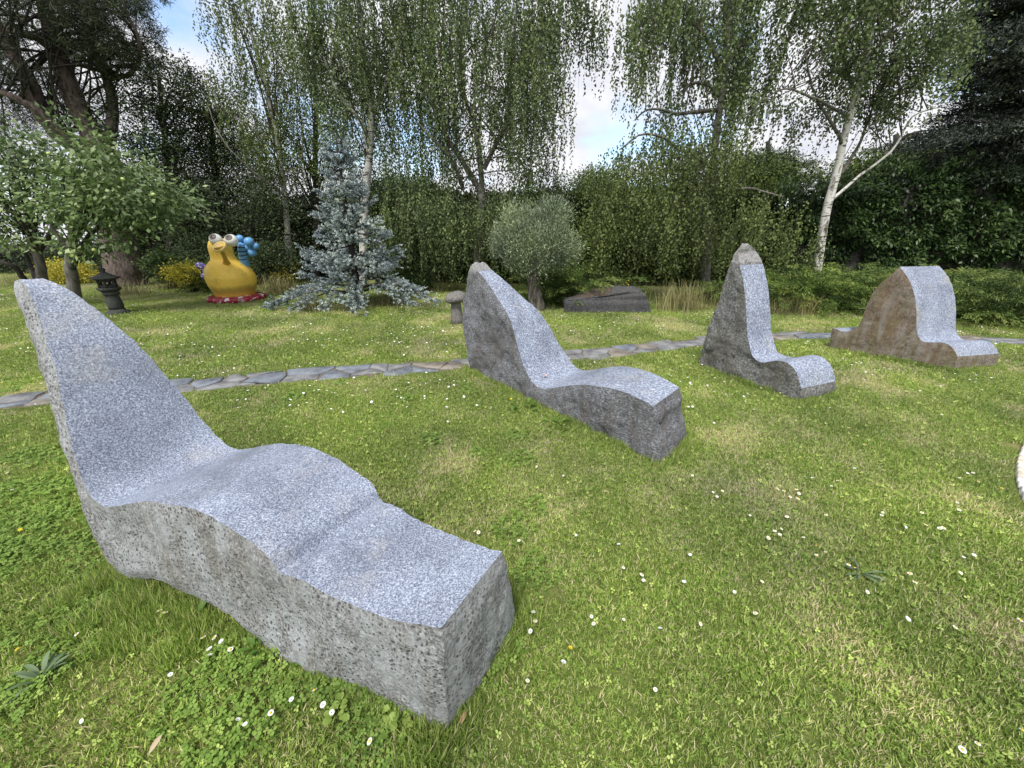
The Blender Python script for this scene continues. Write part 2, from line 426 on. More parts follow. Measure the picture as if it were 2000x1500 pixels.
# ------------------------------------------------------------------ round pale paving at the right edge
pA, pB, pC = (ground_at(*p)[:2] for p in ((2000, 866), (1981, 930), (2000, 990)))
A_ = 2 * np.array([pB - pA, pC - pA]); B_ = np.array([pB @ pB - pA @ pA, pC @ pC - pA @ pA])
dc = np.linalg.solve(A_, B_); dr = np.linalg.norm(dc - pA)
V, F = lathe([(0.01, 0.014), (dr - 0.16, 0.014), (dr - 0.17, 0.006), (dr - 0.005, 0.006), (dr, -0.05)], 64, *dc)
def sett_floor():
    m, t, b_, o_ = new_mat('small_sett_paving')
    vo = tex(t, 'voronoi', 11, feature='DISTANCE_TO_EDGE'); r = ramp(t, [(0.02, (0.20, 0.18, 0.15)), (0.07, (0.62, 0.60, 0.56))]); t.links.new(vo.outputs['Distance'], r.inputs[0])
    n = tex(t, 'noise', 9, 4); r2 = ramp(t, [(.35, (.8, .78, .74)), (.65, (1.08, 1.06, 1.02))]); t.links.new(n.outputs['Fac'], r2.inputs[0])
    t.links.new(mixc(t, 1.0, r.outputs[0], r2.outputs[0], 'MULTIPLY'), b_.inputs['Base Color']); b_.inputs['Roughness'].default_value = .8
    bump(t, b_, r.outputs[0], .01)
    return m
disc = mk('round_paving', V, F, sett_floor(), origin=(dc[0], dc[1], 0))
tag(disc, 'round patch of pale granite setts let into the lawn', kind='structure')
sett_mats = [plain('sett_white', (0.66, 0.65, 0.62), 0.7, 0.2, 25), plain('sett_cream', (0.60, 0.54, 0.44), 0.7, 0.2, 25)]
rr_, nring = dr - 0.003, 0
while rr_ > 0.16 and nring < 2:
    cnt = max(6, int(2 * np.pi * rr_ / 0.085))
    for q in range(cnt):
        a0_, a1_ = (q + 0.06) / cnt * 2 * np.pi, (q + 0.94) / cnt * 2 * np.pi
        r0, r1 = rr_ - 0.078, rr_ - rng.uniform(0, .008)
        P = np.array([(r0, a0_), (r1, a0_), (r1, a1_), (r0, a1_)])
        XY = np.c_[dc[0] + P[:, 0] * np.cos(P[:, 1]), dc[1] + P[:, 0] * np.sin(P[:, 1])]
        c = XY.mean(0); ht = 0.026 + rng.uniform(-.004, .006)
        V = np.vstack([np.c_[XY, np.zeros(4)], np.c_[XY, np.full(4, ht - .006)], np.c_[c + (XY - c) * .86, np.full(4, ht)]])
        a = np.arange(4); b_ = (a + 1) % 4
        F = np.vstack([[8, 9, 10, 11]] + [np.stack([a + 4 * k_, b_ + 4 * k_, b_ + 4 * k_ + 4, a + 4 * k_ + 4], -1) for k_ in range(2)])
        mk('sett', V, F, sett_mats[int(rng.random() < .25)], parent=disc)
    rr_ -= 0.083; nring += 1

# ------------------------------------------------------------------ stone loungers: profile (a along the seat, z up, near and far width), measured in metres
def inside_poly(P, poly):
    x, y = P[:, 0], P[:, 1]; r = np.zeros(len(P), bool)
    for (x0, y0), (x1, y1) in zip(poly, np.roll(poly, -1, 0)):
        c = ((y0 > y) != (y1 > y)); 
        with np.errstate(divide='ignore', invalid='ignore'):
            r ^= c & (x < (x1 - x0) * (y - y0) / (y1 - y0) + x0)
    return r
def fbm(P, scale, oct_=4, seed=0.0):
    return np.array([noise.fractal(Vector((p[0] * scale + seed, p[1] * scale + 1.7 * seed, p[2] * scale - seed)), 0.9, 2.1, oct_) for p in P])
def lounger(origin, ax, rdir_, loop, grid, m_top, m_side, label, amp=0.018, seed=0.0, ledge=0.0):
    """loop: list of segments (kind, [(a, z, wn, wf), ...]) running round the outline; kind 'seat' is polished, 'rough' is split stone, 'base' lies in the grass"""
    ax = np.array(ax); r = np.array(rdir_); o = np.array(origin)
    root = empty('stone_lounger', tuple(o), label, 'stone lounger', 'carved granite loungers on the lawn')
    out, kinds = [], []
    for kind, pts in loop:
        pts = np.array(pts, float)
        d = np.linalg.norm(np.diff(pts[:, :2], axis=0), axis=1).sum()
        n = max(2, int(d / grid) + 1)
        if kind == 'seat': q = spline(pts, n)
        else:
            c = np.r_[0, np.cumsum(np.linalg.norm(np.diff(pts[:, :2], axis=0), axis=1))]
            t_ = np.linspace(0, c[-1], n); q = np.stack([np.interp(t_, c, pts[:, k_]) for k_ in range(4)], -1)
        out.append(q[:-1]); kinds += [kind] * (n - 1)
    out = np.vstack(out); n = len(out); kinds = np.array(kinds)
    rough_e = kinds != 'seat'
    # ragged outline along split edges, a little chipping along polished ones
    P3 = np.c_[out[:, :2], np.zeros(n)]
    soft = np.minimum(rough_e, np.roll(rough_e, 1)) & np.minimum(rough_e, np.roll(rough_e, -1))
    j1, j2 = fbm(P3, 7, 4, seed + 3), fbm(P3, 7, 4, seed + 9)
    out[:, 0] += np.where(soft, j1 * amp * 0.55, 0); out[:, 1] += np.where(soft, j2 * amp * 0.55, 0)
    jn, jf = fbm(P3, 18, 3, seed + 20), fbm(P3, 18, 3, seed + 31)
    out[:, 2] += np.where(rough_e, jn * amp * .45, jn * 0.005); out[:, 3] += np.where(rough_e, jf * amp * .45, jf * 0.008)
    O2 = out[:, :2]
    lo, hi = O2.min(0), O2.max(0)
    g = np.stack(np.meshgrid(np.arange(lo[0], hi[0], grid), np.arange(lo[1], hi[1], grid), indexing='ij'), -1).reshape(-1, 2)
    g += rng.uniform(-.3, .3, g.shape) * grid
    g = g[inside_poly(g, O2)]
    dm = np.sqrt(((g[:, None] - O2[None]) ** 2).sum(-1)).min(1); g = g[dm > grid * 0.6]
    pts = [Vector(p) for p in np.vstack([O2, g])]
    vv, _e, ff, ov, _oe, _of = geometry.delaunay_2d_cdt(pts, [(i, (i + 1) % n) for i in range(n)], [], 1, 1e-7)
    vv = np.array([(v.x, v.y) for v in vv]); m = len(vv)
    src = np.array([(l[0] if l else -1) for l in ov])
    if m > n + len(g): vv = vv
    dmat = np.sqrt(((vv[:, None] - O2[None]) ** 2).sum(-1)); w_ = 1 / (dmat ** 3 + 1e-7); w_ /= w_.sum(1, keepdims=True)
    wn_, wf_ = w_ @ out[:, 2], w_ @ out[:, 3]
    isout = (src >= 0) & (src < n)
    wn_[isout] = out[src[isout], 2]; wf_[isout] = out[src[isout], 3]
    edge = np.minimum(1, dmat.min(1) / 0.07)
    P3 = np.c_[vv, np.zeros(m)]
    big, fin = fbm(P3, 3.0, 5, seed), fbm(P3, 22, 4, seed + 5)
    dn = (big * amp * 1.6 + fin * amp * 0.55) * edge
    df = (fbm(P3, 3.0, 5, seed + 50) * amp * 1.6 + fin * amp * .5) * edge
    near = vv[:, :1] * ax + np.c_[np.zeros((m, 2)), vv[:, 1]] + (wn_ - dn - edge * 0.012)[:, None] * r
    far = vv[:, :1] * ax + np.c_[np.zeros((m, 2)), vv[:, 1]] + (wf_ + df + edge * 0.012)[:, None] * r
    pos_of = np.full(n, -1); pos_of[src[isout]] = np.where(isout)[0]
    F3 = np.array([f for f in ff if len(f) == 3])
    # make the near side face away from r
    t0 = near[F3[0]]; flip = np.dot(np.cross(t0[1] - t0[0], t0[2] - t0[0]), r) > 0
    Fn = F3[:, ::-1] if flip else F3
    Ff = (F3 if flip else F3[:, ::-1]) + m
    bodyV, bodyQ = [near, far], []
    cnt = 2 * m
    def strip(idx, nW, rough):
        """surface across the stone along consecutive outline points idx; returns rows of points"""
        rows = []
        tan = np.gradient(O2[idx], axis=0) if len(idx) > 1 else None
        nl = nrm(np.c_[-tan[:, 1], tan[:, 0]])            # left normal of the running direction
        if not flip_out: nl = -nl
        nv = nl[:, :1] * ax + np.c_[np.zeros((len(idx), 2)), nl[:, 1]]
        A, B = near[pos_of[idx]], far[pos_of[idx]]
        for k_ in range(nW + 1):
            u = k_ / nW; P = A * (1 - u) + B * u
            if rough:
                e = min(1, 4 * u * (1 - u) * 1.6)
                ends = np.minimum(1, np.minimum(np.arange(len(idx)), np.arange(len(idx))[::-1]) / 3.0)
                f = (fbm(P, 4, 4, seed + 70) * amp * .8 + fbm(P, 24, 3, seed + 77) * amp * .6 + 0.006) * e * ends
                if idx[0] > 3 and np.mean(O2[idx, 0]) > O2[:, 0].mean(): f = f + np.round(np.sin(P[:, 2] * 46 + P[:, 0] * 9) * .5 + .5) * ledge * e * ends
                P = P + nv * f[:, None]
            rows.append(P)
        return np.array(rows)                              # (nW+1, len, 3)
    area = 0.5 * np.sum(O2[:, 0] * np.roll(O2[:, 1], -1) - np.roll(O2[:, 0], -1) * O2[:, 1])
    flip_out = area < 0                                    # running clockwise: outside is on the left
    # split the loop into runs of one kind
    runs, i = [], 0
    while i < n:
        j = i
        while j < n and (kinds[j] == 'seat') == (kinds[i] == 'seat'): j += 1
        runs.append((kinds[i] == 'seat', np.arange(i, j + 1) % n)); i = j
    nW = max(6, int(0.5 / grid))
    for is_seat, idx in runs:
        rows = strip(idx, nW, not is_seat); L = len(idx)
        a_, b_ = np.meshgrid(np.arange(nW), np.arange(L - 1), indexing='ij')
        Q = np.stack([a_ * L + b_, a_ * L + b_ + 1, (a_ + 1) * L + b_ + 1, (a_ + 1) * L + b_], -1).reshape(-1, 4)
        p = rows.reshape(-1, 3); q0 = p[Q[0]]
        nl = np.cross(q0[1] - q0[0], q0[3] - q0[0])
        mid = O2[idx[:2]].mean(0); tt = O2[idx[1]] - O2[idx[0]]; outn = np.array([-tt[1], tt[0]]) * (1 if flip_out else -1)
        if np.dot(nl, outn[0] * ax + np.array([0, 0, outn[1]])) < 0: Q = Q[:, ::-1]
        if is_seat: mk('polished_seat', p + o, Q, m_top, root, smooth=True)
        else: bodyV.append(p); bodyQ.append(Q + cnt); cnt += len(p)
    mk('rough_stone', np.vstack(bodyV) + o, [np.vstack([Fn, Ff]), np.vstack(bodyQ)], m_side, root, smooth=False)
    return root

gp1 = granite_polished('polished_granite')
gp2 = granite_polished('polished_granite_coarse', k=.42)
gp4 = granite_polished('polished_granite_stained', k=.62, rust=0.3)
gs1 = granite_rough('weathered_granite_spotted', (0.07, 0.07, 0.072), (0.27, 0.272, 0.272), (0.56, 0.56, 0.56), spots=0.85, stain=[(0.21, 0.195, 0.165), (0.50, 0.54, 0.57)], stain_amt=0.5, coarse=75)
gs2 = granite_rough('split_granite_dark', (0.06, 0.063, 0.07), (0.21, 0.22, 0.24), (0.50, 0.515, 0.545), stain=[(0.10, 0.09, 0.085), (0.13, 0.10, 0.08)], stain_amt=0.5, bd=0.032, coarse=46, grain=(1, 1, 1.9), tip=1.27)
gs3 = granite_rough('split_granite_grey', (0.05, 0.052, 0.053), (0.175, 0.177, 0.172), (0.42, 0.42, 0.405), stain=[(0.085, 0.075, 0.068), (0.15, 0.14, 0.105)], stain_amt=0.5, bd=0.025, coarse=46, tip=1.36)
gs4 = granite_rough('rusty_granite', (0.055, 0.045, 0.035), (0.155, 0.125, 0.092), (0.30, 0.25, 0.20), stain=[(0.15, 0.08, 0.05), (0.125, 0.115, 0.045), (0.24, 0.23, 0.21)], stain_amt=0.6, coarse=38, streak=0.8, bd=0.008)

# the long one in front
S1 = [(-0.513, 1.39, 0.254, 0.318), (-0.442, 1.345, 0.242, 0.357), (-0.378, 1.243, 0.214, 0.403), (-0.278, 1.069, 0.167, 0.456), (-0.208, 0.877, 0.115, 0.5), (-0.15, 0.713, 0.071, 0.527), (-0.102, 0.594, 0.039, 0.542), (-0.038, 0.511, 0.016, 0.552), (0.068, 0.463, 0.003, 0.558), (0.172, 0.483, 0.009, 0.564), (0.297, 0.526, 0.02, 0.569), (0.415, 0.562, 0.03, 0.573), (0.527, 0.578, 0.035, 0.571), (0.654, 0.595, 0.039, 0.559), (0.774, 0.592, 0.038, 0.542), (0.889, 0.574, 0.034, 0.526), (0.999, 0.553, 0.027, 0.509), (1.05, 0.541, 0.02, 0.498), (1.088, 0.526, 0.017, 0.488), (1.112, 0.504, 0.014, 0.48), (1.126, 0.472, 0.013, 0.476), (1.139, 0.459, 0.012, 0.473), (1.158, 0.463, 0.012, 0.468), (1.19, 0.473, 0.012, 0.462), (1.235, 0.480, 0.01, 0.453), (1.302, 0.472, 0.006, 0.438), (1.393, 0.465, 0.004, 0.42), (1.494, 0.463, 0.003, 0.405), (1.589, 0.466, 0.004, 0.393), (1.691, 0.479, 0.008, 0.375), (1.752, 0.493, 0.012, 0.359), (1.798, 0.507, 0.015, 0.353)]
R1 = [(1.798, 0.507, .015, .353), (1.803, 0.30, .0, .40), (1.80, 0.1, 0, .44), (1.80, -.06, 0, .46)]
B1 = [(1.80, -.06, 0, .46), (0.95, -.06, 0, .5), (0.87, 0.02, 0, .5), (0.753, 0.085, 0, .5), (0.63, 0.11, 0, .5), (0.49, 0.105, 0, .5), (0.349, 0.106, 0, .5), (0.238, 0.088, 0, .52), (0.1, 0.03, 0, .53), (0.0, -.05, 0, .54)]
K1 = [(0.0, -.05, 0, .54), (-.098, 0.01, 0, .54), (-0.144, 0.094, 0, .55), (-0.16, 0.222, 0.0, .55), (-0.139, 0.314, 0.0, .55), (-0.095, 0.437, 0.0, .55), (-0.149, 0.541, 0.025, .54), (-0.217, 0.656, 0.056, .53), (-0.283, 0.788, 0.091, .515), (-0.357, 0.953, 0.136, .48), (-0.412, 1.055, 0.163, .455), (-0.464, 1.144, 0.187, .43), (-0.516, 1.234, 0.212, .40), (-0.569, 1.308, 0.232, .37), (-0.577, 1.376, 0.25, .33), (-0.513, 1.39, 0.254, 0.318)]
lounger((-1.898, 1.413, 0), (0.9359, -0.3523, 0), (0.5094, 0.8605, 0), [('seat', S1), ('rough', R1), ('base', B1), ('rough', K1)], 0.02, gp1, gs1,
        'longest granite lounger in the foreground with a humped seat and dark-spotted flank', amp=0.014, seed=1.3)
S2 = [(0.206, 1.191, 0.0, 0.205), (0.346, 1.118, 0.0, 0.241), (0.48, 1.016, 0.0, 0.299), (0.61, 0.91, 0.0, 0.369), (0.711, 0.833, 0.0, 0.43), (0.786, 0.738, 0.0, 0.495), (0.86, 0.598, 0.0, 0.566), (0.934, 0.442, 0.0, 0.635), (1.007, 0.318, 0.0, 0.69), (1.103, 0.217, 0.0, 0.716), (1.196, 0.174, 0.0, 0.722), (1.305, 0.182, 0.0, 0.715), (1.447, 0.239, 0.0, 0.694), (1.616, 0.313, 0.0, 0.671), (1.773, 0.373, 0.0, 0.657), (1.871, 0.4, 0.0, 0.64), (1.995, 0.426, 0.0, 0.609), (2.114, 0.443, 0.0, 0.572), (2.226, 0.448, 0.0, 0.539), (2.334, 0.442, 0.0, 0.512), (2.412, 0.434, 0.0, 0.495), (2.457, 0.42, 0.0, 0.49)]
R2 = [(2.457, 0.42, 0, .49), (2.50, .33, -.005, .50), (2.515, 0.2, 0, .51), (2.57, .06, 0, .53), (2.60, -.06, 0, .53)]
B2 = [(2.60, -.06, 0, .53), (0.0, -.06, 0, .56)]
K2 = [(0.0, -.06, 0, .56), (-0.078, 0.116, 0.0, .56), (-0.101, 0.265, 0.0, .56), (-0.141, 0.407, 0.0, .55), (-0.163, 0.551, 0.0, .53), (-0.167, 0.696, 0.0, .50), (-0.138, 0.825, 0.0, .44), (-0.078, 0.936, 0.0, .36), (-0.017, 1.076, 0.0, .29), (0.024, 1.194, 0.0, .21), (0.06, 1.245, 0.0, .17), (0.13, 1.272, 0.0, .15), (0.16, 1.24, 0, .18), (0.206, 1.191, 0, .205)]
lounger((-0.494, 4.455, 0), (0.6145, -0.7889, 0), (0.6831, 0.7303, 0), [('seat', S2), ('rough', R2), ('base', B2), ('rough', K2)], 0.026, gp2, gs2,
        'granite lounger with a tall pointed back and long low seat standing beside the path', amp=0.026, seed=4.7, ledge=.020)
S3 = [(0.245, 1.248, 0.0, 0.356), (0.294, 1.153, 0.0, 0.361), (0.355, 1.011, 0.0, 0.365), (0.407, 0.867, 0.0, 0.368), (0.458, 0.687, 0.0, 0.373), (0.507, 0.523, 0.0, 0.381), (0.56, 0.412, 0.0, 0.388), (0.608, 0.326, 0.0, 0.393), (0.651, 0.293, 0.0, 0.428), (0.725, 0.276, 0.0, 0.487), (0.801, 0.306, 0.0, 0.52), (0.874, 0.341, 0.0, 0.53), (0.935, 0.351, 0.0, 0.535), (1.0, 0.337, 0.0, 0.54), (1.073, 0.285, 0.0, 0.539), (1.12, 0.217, 0.0, 0.538), (1.158, 0.13, 0.0, 0.538)]
R3 = [(1.158, 0.13, 0, .538), (1.19, .06, 0, .54), (1.19, -.06, 0, .54)]
B3 = [(1.19, -.06, 0, .54), (.62, -.06, 0, .54), (.57, .015, 0, .54), (.45, .02, 0, .54), (.38, -.05, 0, .54), (0, -.06, 0, .54)]
K3 = [(0, -.06, 0, .54), (-0.01, 0.101, 0.0, .54), (-0.006, 0.344, 0.0, .52), (0.015, 0.505, 0.0, .50), (0.057, 0.702, 0.0, .47), (0.081, 0.87, 0.0, .44), (0.107, 1.067, 0.0, .40), (0.131, 1.256, 0.0, .32), (0.155, 1.356, 0.0, .22), (0.2, 1.475, 0.02, .075), (0.215, 1.44, 0.0, .16), (0.2, 1.385, -0.01, .26), (0.215, 1.311, 0.0, .335), (0.245, 1.248, 0, .356)]
lounger((2.374, 4.595, 0), (0.4445, -0.8958, 0), (0.9311, 0.3647, 0), [('seat', S3), ('rough', R3), ('base', B3), ('rough', K3)], 0.026, gp2, gs3,
        'upright granite chair with narrow back, broken pale tip and short rolled seat', amp=0.024, seed=8.1)
S4 = [(0.422, 1.174, 0.0, 0.62), (0.473, 1.12, 0.0, 0.629), (0.538, 1.04, 0.0, 0.632), (0.602, 0.941, 0.0, 0.63), (0.671, 0.795, 0.0, 0.629), (0.728, 0.628, 0.0, 0.628), (0.783, 0.438, 0.0, 0.626), (0.835, 0.337, 0.0, 0.625), (0.889, 0.297, 0.0, 0.625), (0.97, 0.305, 0.0, 0.63), (1.033, 0.319, 0.0, 0.635), (1.089, 0.311, 0.0, 0.64), (1.137, 0.282, 0.0, 0.648), (1.177, 0.233, 0.0, 0.652), (1.211, 0.182, 0.0, 0.651)]
R4 = [(1.211, 0.182, 0, .651), (1.225, .08, 0, .655), (1.25, -.06, 0, .66)]
B4 = [(1.25, -.06, 0, .66), (0.0, -.06, 0, .62)]
K4a = [(0.0, -.06, 0, .62), (-.03, .1, 0, .62), (-0.053, 0.234, 0.0, .62), (-0.047, 0.297, 0, .62)]
K4s = [(-0.047, 0.297, 0, .62), (-.001, .294, 0, .62), (0.058, 0.273, 0.0, .62), (0.127, 0.28, 0, .62), (0.185, 0.325, 0.0, .62)]
K4b = [(0.185, 0.325, 0.0, .62), (0.222, 0.375, 0.0, .62), (0.237, 0.508, 0.0, .62), (0.236, 0.698, 0.0, .62), (0.251, 0.824, 0.0, .62), (0.286, 0.928, 0.0, .62), (0.325, 1.012, 0.0, .62), (0.371, 1.064, 0.0, .62), (0.399, 1.124, 0.0, .62), (0.422, 1.174, 0, .62)]
lounger((4.633, 5.389, 0), (0.6277, -0.7785, 0), (0.9839, 0.1786, 0), [('seat', S4), ('rough', R4), ('base', B4), ('rough', K4a), ('seat', K4s), ('rough', K4b)], 0.026, gp4, gs4,
        'wide rust-stained granite double chair with seats on both sides of a shared rounded back', amp=0.014, seed=12.9)

# ------------------------------------------------------------------ foliage generators
def lq(C, A, L, W, up=None):
    """rhombic leaves: base C, direction A, length L, width W -> V (n*4), F"""
    n = len(C); L = np.broadcast_to(L, (n,))[:, None]; W = np.broadcast_to(W, (n,))[:, None]
    ref = rdir(n) if up is None else up
    B = nrm(np.cross(A, ref)); Nn = np.cross(A, B)
    V = np.stack([C, C + A * L * .45 + B * W * .5 + Nn * W * .12, C + A * L, C + A * L * .45 - B * W * .5 + Nn * W * .12], 1).reshape(-1, 3)
    return V, np.arange(4 * n).reshape(-1, 4)
def blob_points(blobs, n, shell=0.5):
    """blobs: rows (cx,cy,cz,rx,ry,rz); n points by volume, biased to the outside"""
    B = np.array(blobs, float); w = B[:, 3] * B[:, 4] * B[:, 5]
    k = rng.choice(len(B), n, p=w / w.sum())
    d = rdir(n); r = rng.random(n) ** (1 / (3 + 4 * shell))
    return B[k, :3] + d * r[:, None] * B[k, 3:], d, k
def pxblob(px, py, rx, ry, Y, ry_m):
    """a crown lobe seen at (px, py) with half sizes rx, ry, standing at distance Y and ry_m deep"""
    c = at(px, py, Y); e = at(px + rx, py, Y); t = at(px, py - ry, Y)
    return (*c, abs(e[0] - c[0]), ry_m, abs(t[2] - c[2]))
def crown_clumps(acc, blobs, n, per, cr, L, W, droop=0.3, flat=0.6, shell=0.6, tj=0.18, outward=0.5):
    P, D, _ = blob_points(blobs, n, shell)
    m = n * per
    C = np.repeat(P, per, 0); O = np.repeat(D, per, 0)
    q = rng.normal(size=(m, 3)) * np.array([1, 1, flat]) * cr * rng.uniform(.6, 1.3, m)[:, None]
    A = nrm(q / cr * 0.6 + O * outward + rng.normal(size=(m, 3)) * 0.7 + np.array([0, 0, -droop]))
    l = L * rng.uniform(.65, 1.3, m)
    V, F = lq(C + q, A, l, W * rng.uniform(.7, 1.25, m), up=nrm(rng.normal(size=(m, 3)) * .6 + np.array([0, -.25, 1.0])))
    T = np.clip(np.repeat(rng.normal(.5, tj * .8, n), per) + rng.normal(0, tj, m), 0, 1)
    acc.add(V, F, np.repeat(T, 4))
    return P
def weeping(acc, twig, blobs, n, lmin, lmax, L, W, spacing=0.036, sway=0.10, floor_z=0.5, tj=0.2, twig_frac=0.2):
    """hanging strands of small leaves, as on a weeping birch"""
    k6 = 7; P, D, _ = blob_points(blobs, n // k6 + 1, 0.25)      # strands hang in tassels
    P = np.repeat(P, k6, 0)[:n] + rng.normal(size=(n, 3)) * np.array([.11, .11, .16]); n = len(P)
    ln = rng.uniform(lmin, lmax, n)
    ln = np.minimum(ln, np.maximum(0.15, P[:, 2] - floor_z))
    k = np.maximum(3, (ln / spacing).astype(int))
    sid = np.repeat(np.arange(n), k); u = np.concatenate([np.linspace(0, 1, q) for q in k])
    dirx = rng.normal(size=(n, 2)) * sway
    bend = rng.normal(size=(n, 2)) * sway * .6
    XY = P[sid, :2] + dirx[sid] * ln[sid][:, None] * (u ** .6)[:, None] + bend[sid] * (np.sin(u * 2.4) * ln[sid])[:, None]
    C = np.c_[XY, P[sid, 2] - ln[sid] * u] + rng.normal(size=(len(sid), 3)) * 0.022
    A = nrm(rng.normal(size=(len(sid), 3)) * .55 + np.array([0, 0, -1.0]))
    V, F = lq(C, A, L * rng.uniform(.6, 1.25, len(sid)), W * rng.uniform(.7, 1.2, len(sid)))
    T = np.clip(rng.normal(.5, tj, n)[sid] + rng.normal(0, tj * .8, len(sid)), 0, 1)
    acc.add(V, F, np.repeat(T, 4))
    for q in np.where(rng.random(n) < twig_frac)[0]:
        s_ = np.linspace(0, 1, 4)
        pts = np.c_[P[q, 0] + dirx[q, 0] * ln[q] * s_ ** .6, P[q, 1] + dirx[q, 1] * ln[q] * s_ ** .6, P[q, 2] - ln[q] * s_]
        twig.add(*tube(pts, [.004, .0035, .003, .0015], 3, 4, cap=False))
    return P
def limb(acc, pts, r0, r1, sides=8, n=None, rough=.05, wig=0.0):
    pts = np.array(pts, float)
    k = n or max(6, len(pts) * 4)
    Q = spline(pts, k)
    if wig: Q[1:-1] += np.cumsum(rng.normal(size=(k - 2, 3)) * wig, 0) * np.sin(np.linspace(0, np.pi, k - 2))[:, None]
    acc.add(*tube(Q, np.linspace(r0, r1, k), sides, k, rough))
    return Q
def limbs_to(acc, trunkQ, targets, r0, r1, lo=0.35, arch=0.3, sides=5, wig=0.02):
    """thinner branches from points along the trunk out to the foliage"""
    for tp in targets:
        i = int(rng.uniform(lo, .98) * (len(trunkQ) - 1)); s_ = trunkQ[i]
        if tp[2] < s_[2] - .8: i = int(lo * (len(trunkQ) - 1)); s_ = trunkQ[i]
        d = np.linalg.norm(tp - s_); mid = (s_ + tp) / 2 + np.array([0, 0, arch * d * .5]) + rng.normal(size=3) * .06 * d
        limb(acc, [s_, mid, tp], r0 * min(1, .35 + d / 4), r1, sides, 9, .04, wig)

# leaf colours: reflectance of the leaf itself
L_BIRCH = leaf_mat('birch_leaf', [(0.0, (0.048, 0.076, 0.032)), (0.5, (0.118, 0.168, 0.068)), (1.0, (0.26, 0.32, 0.14))])
L_BIRCH2 = leaf_mat('birch_leaf_bright', [(0.0, (0.055, 0.080, 0.026)), (0.5, (0.115, 0.16, 0.052)), (1.0, (0.23, 0.28, 0.10))])
L_DARK = leaf_mat('evergreen_leaf', [(0.0, (0.018, 0.030, 0.014)), (0.5, (0.048, 0.075, 0.032)), (1.0, (0.12, 0.155, 0.065))], transl=0.15)
L_APPLE = leaf_mat('apple_leaf', [(0.0, (0.055, 0.10, 0.034)), (0.5, (0.14, 0.215, 0.072)), (1.0, (0.33, 0.41, 0.20))], rough=.45)
L_ASH = leaf_mat('ash_leaf', [(0.0, (0.06, 0.10, 0.02)), (0.5, (0.13, 0.19, 0.04)), (1.0, (0.22, 0.29, 0.08))])
L_LAUREL = leaf_mat('laurel_leaf', [(0.0, (0.018, 0.036, 0.014)), (0.5, (0.042, 0.080, 0.026)), (1.0, (0.12, 0.18, 0.06))], rough=.42, transl=.12, spec=.35)
L_HEDGE = leaf_mat('hedge_leaf', [(0.0, (0.022, 0.042, 0.012)), (0.5, (0.072, 0.115, 0.026)), (1.0, (0.19, 0.24, 0.06))], transl=.15)
L_CEDAR = leaf_mat('cedar_needle', [(0.0, (0.014, 0.021, 0.017)), (0.5, (0.040, 0.055, 0.042)), (1.0, (0.11, 0.135, 0.10))], transl=.08)
L_PINE = leaf_mat('pine_needle', [(0.0, (0.016, 0.026, 0.014)), (0.5, (0.045, 0.062, 0.032)), (1.0, (0.11, 0.13, 0.07))], transl=.12)
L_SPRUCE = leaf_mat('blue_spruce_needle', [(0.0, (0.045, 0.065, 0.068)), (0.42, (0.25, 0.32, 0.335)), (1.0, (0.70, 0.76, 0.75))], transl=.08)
L_OLIVE = leaf_mat('olive_leaf', [(0.0, (0.075, 0.105, 0.055)), (0.5, (0.215, 0.275, 0.16)), (1.0, (0.45, 0.51, 0.35))], transl=.15)
L_JUNI = leaf_mat('juniper_leaf', [(0.0, (0.026, 0.052, 0.014)), (0.5, (0.10, 0.16, 0.035)), (1.0, (0.27, 0.33, 0.085))], transl=.15)
L_YELLOW = leaf_mat('golden_leaf', [(0.0, (0.20, 0.21, 0.02)), (0.5, (0.46, 0.42, 0.045)), (1.0, (0.66, 0.56, 0.10))], transl=.2)
L_HAY = leaf_mat('dry_grass_blade', [(0.0, (0.10, 0.12, 0.04)), (0.5, (0.25, 0.24, 0.11)), (1.0, (0.46, 0.41, 0.24))], transl=.2)
L_IVY = leaf_mat('ivy_leaf', [(0.0, (0.016, 0.032, 0.012)), (0.5, (0.045, 0.080, 0.024)), (1.0, (0.12, 0.17, 0.05))], transl=.15)
BK_BIRCH = birch_bark()
BK_BIRCH2 = bark_mat('grey_birch_bark', (0.055, 0.05, 0.043), (0.30, 0.28, 0.245), 5, (3, 3, 2.5), .015)
BK_PINE = bark_mat('pine_bark', (0.045, 0.036, 0.033), (0.23, 0.175, 0.155), 5, (4, 4, 1.2), .05)
BK_DARK = bark_mat('dark_bark', (0.022, 0.020, 0.018), (0.075, 0.068, 0.06))
BK_GREY = bark_mat('grey_bark', (0.06, 0.057, 0.05), (0.19, 0.175, 0.15))
BK_OLIVE = bark_mat('olive_bark', (0.05, 0.043, 0.036), (0.30, 0.265, 0.22), 5, (5, 5, 1.0), .06)
TWIG = plain('twig_bark', (0.06, 0.05, 0.04), .9)

def tree(name, base, label, cat='tree', group=None):
    return empty(name, tuple(base), label, cat, group)

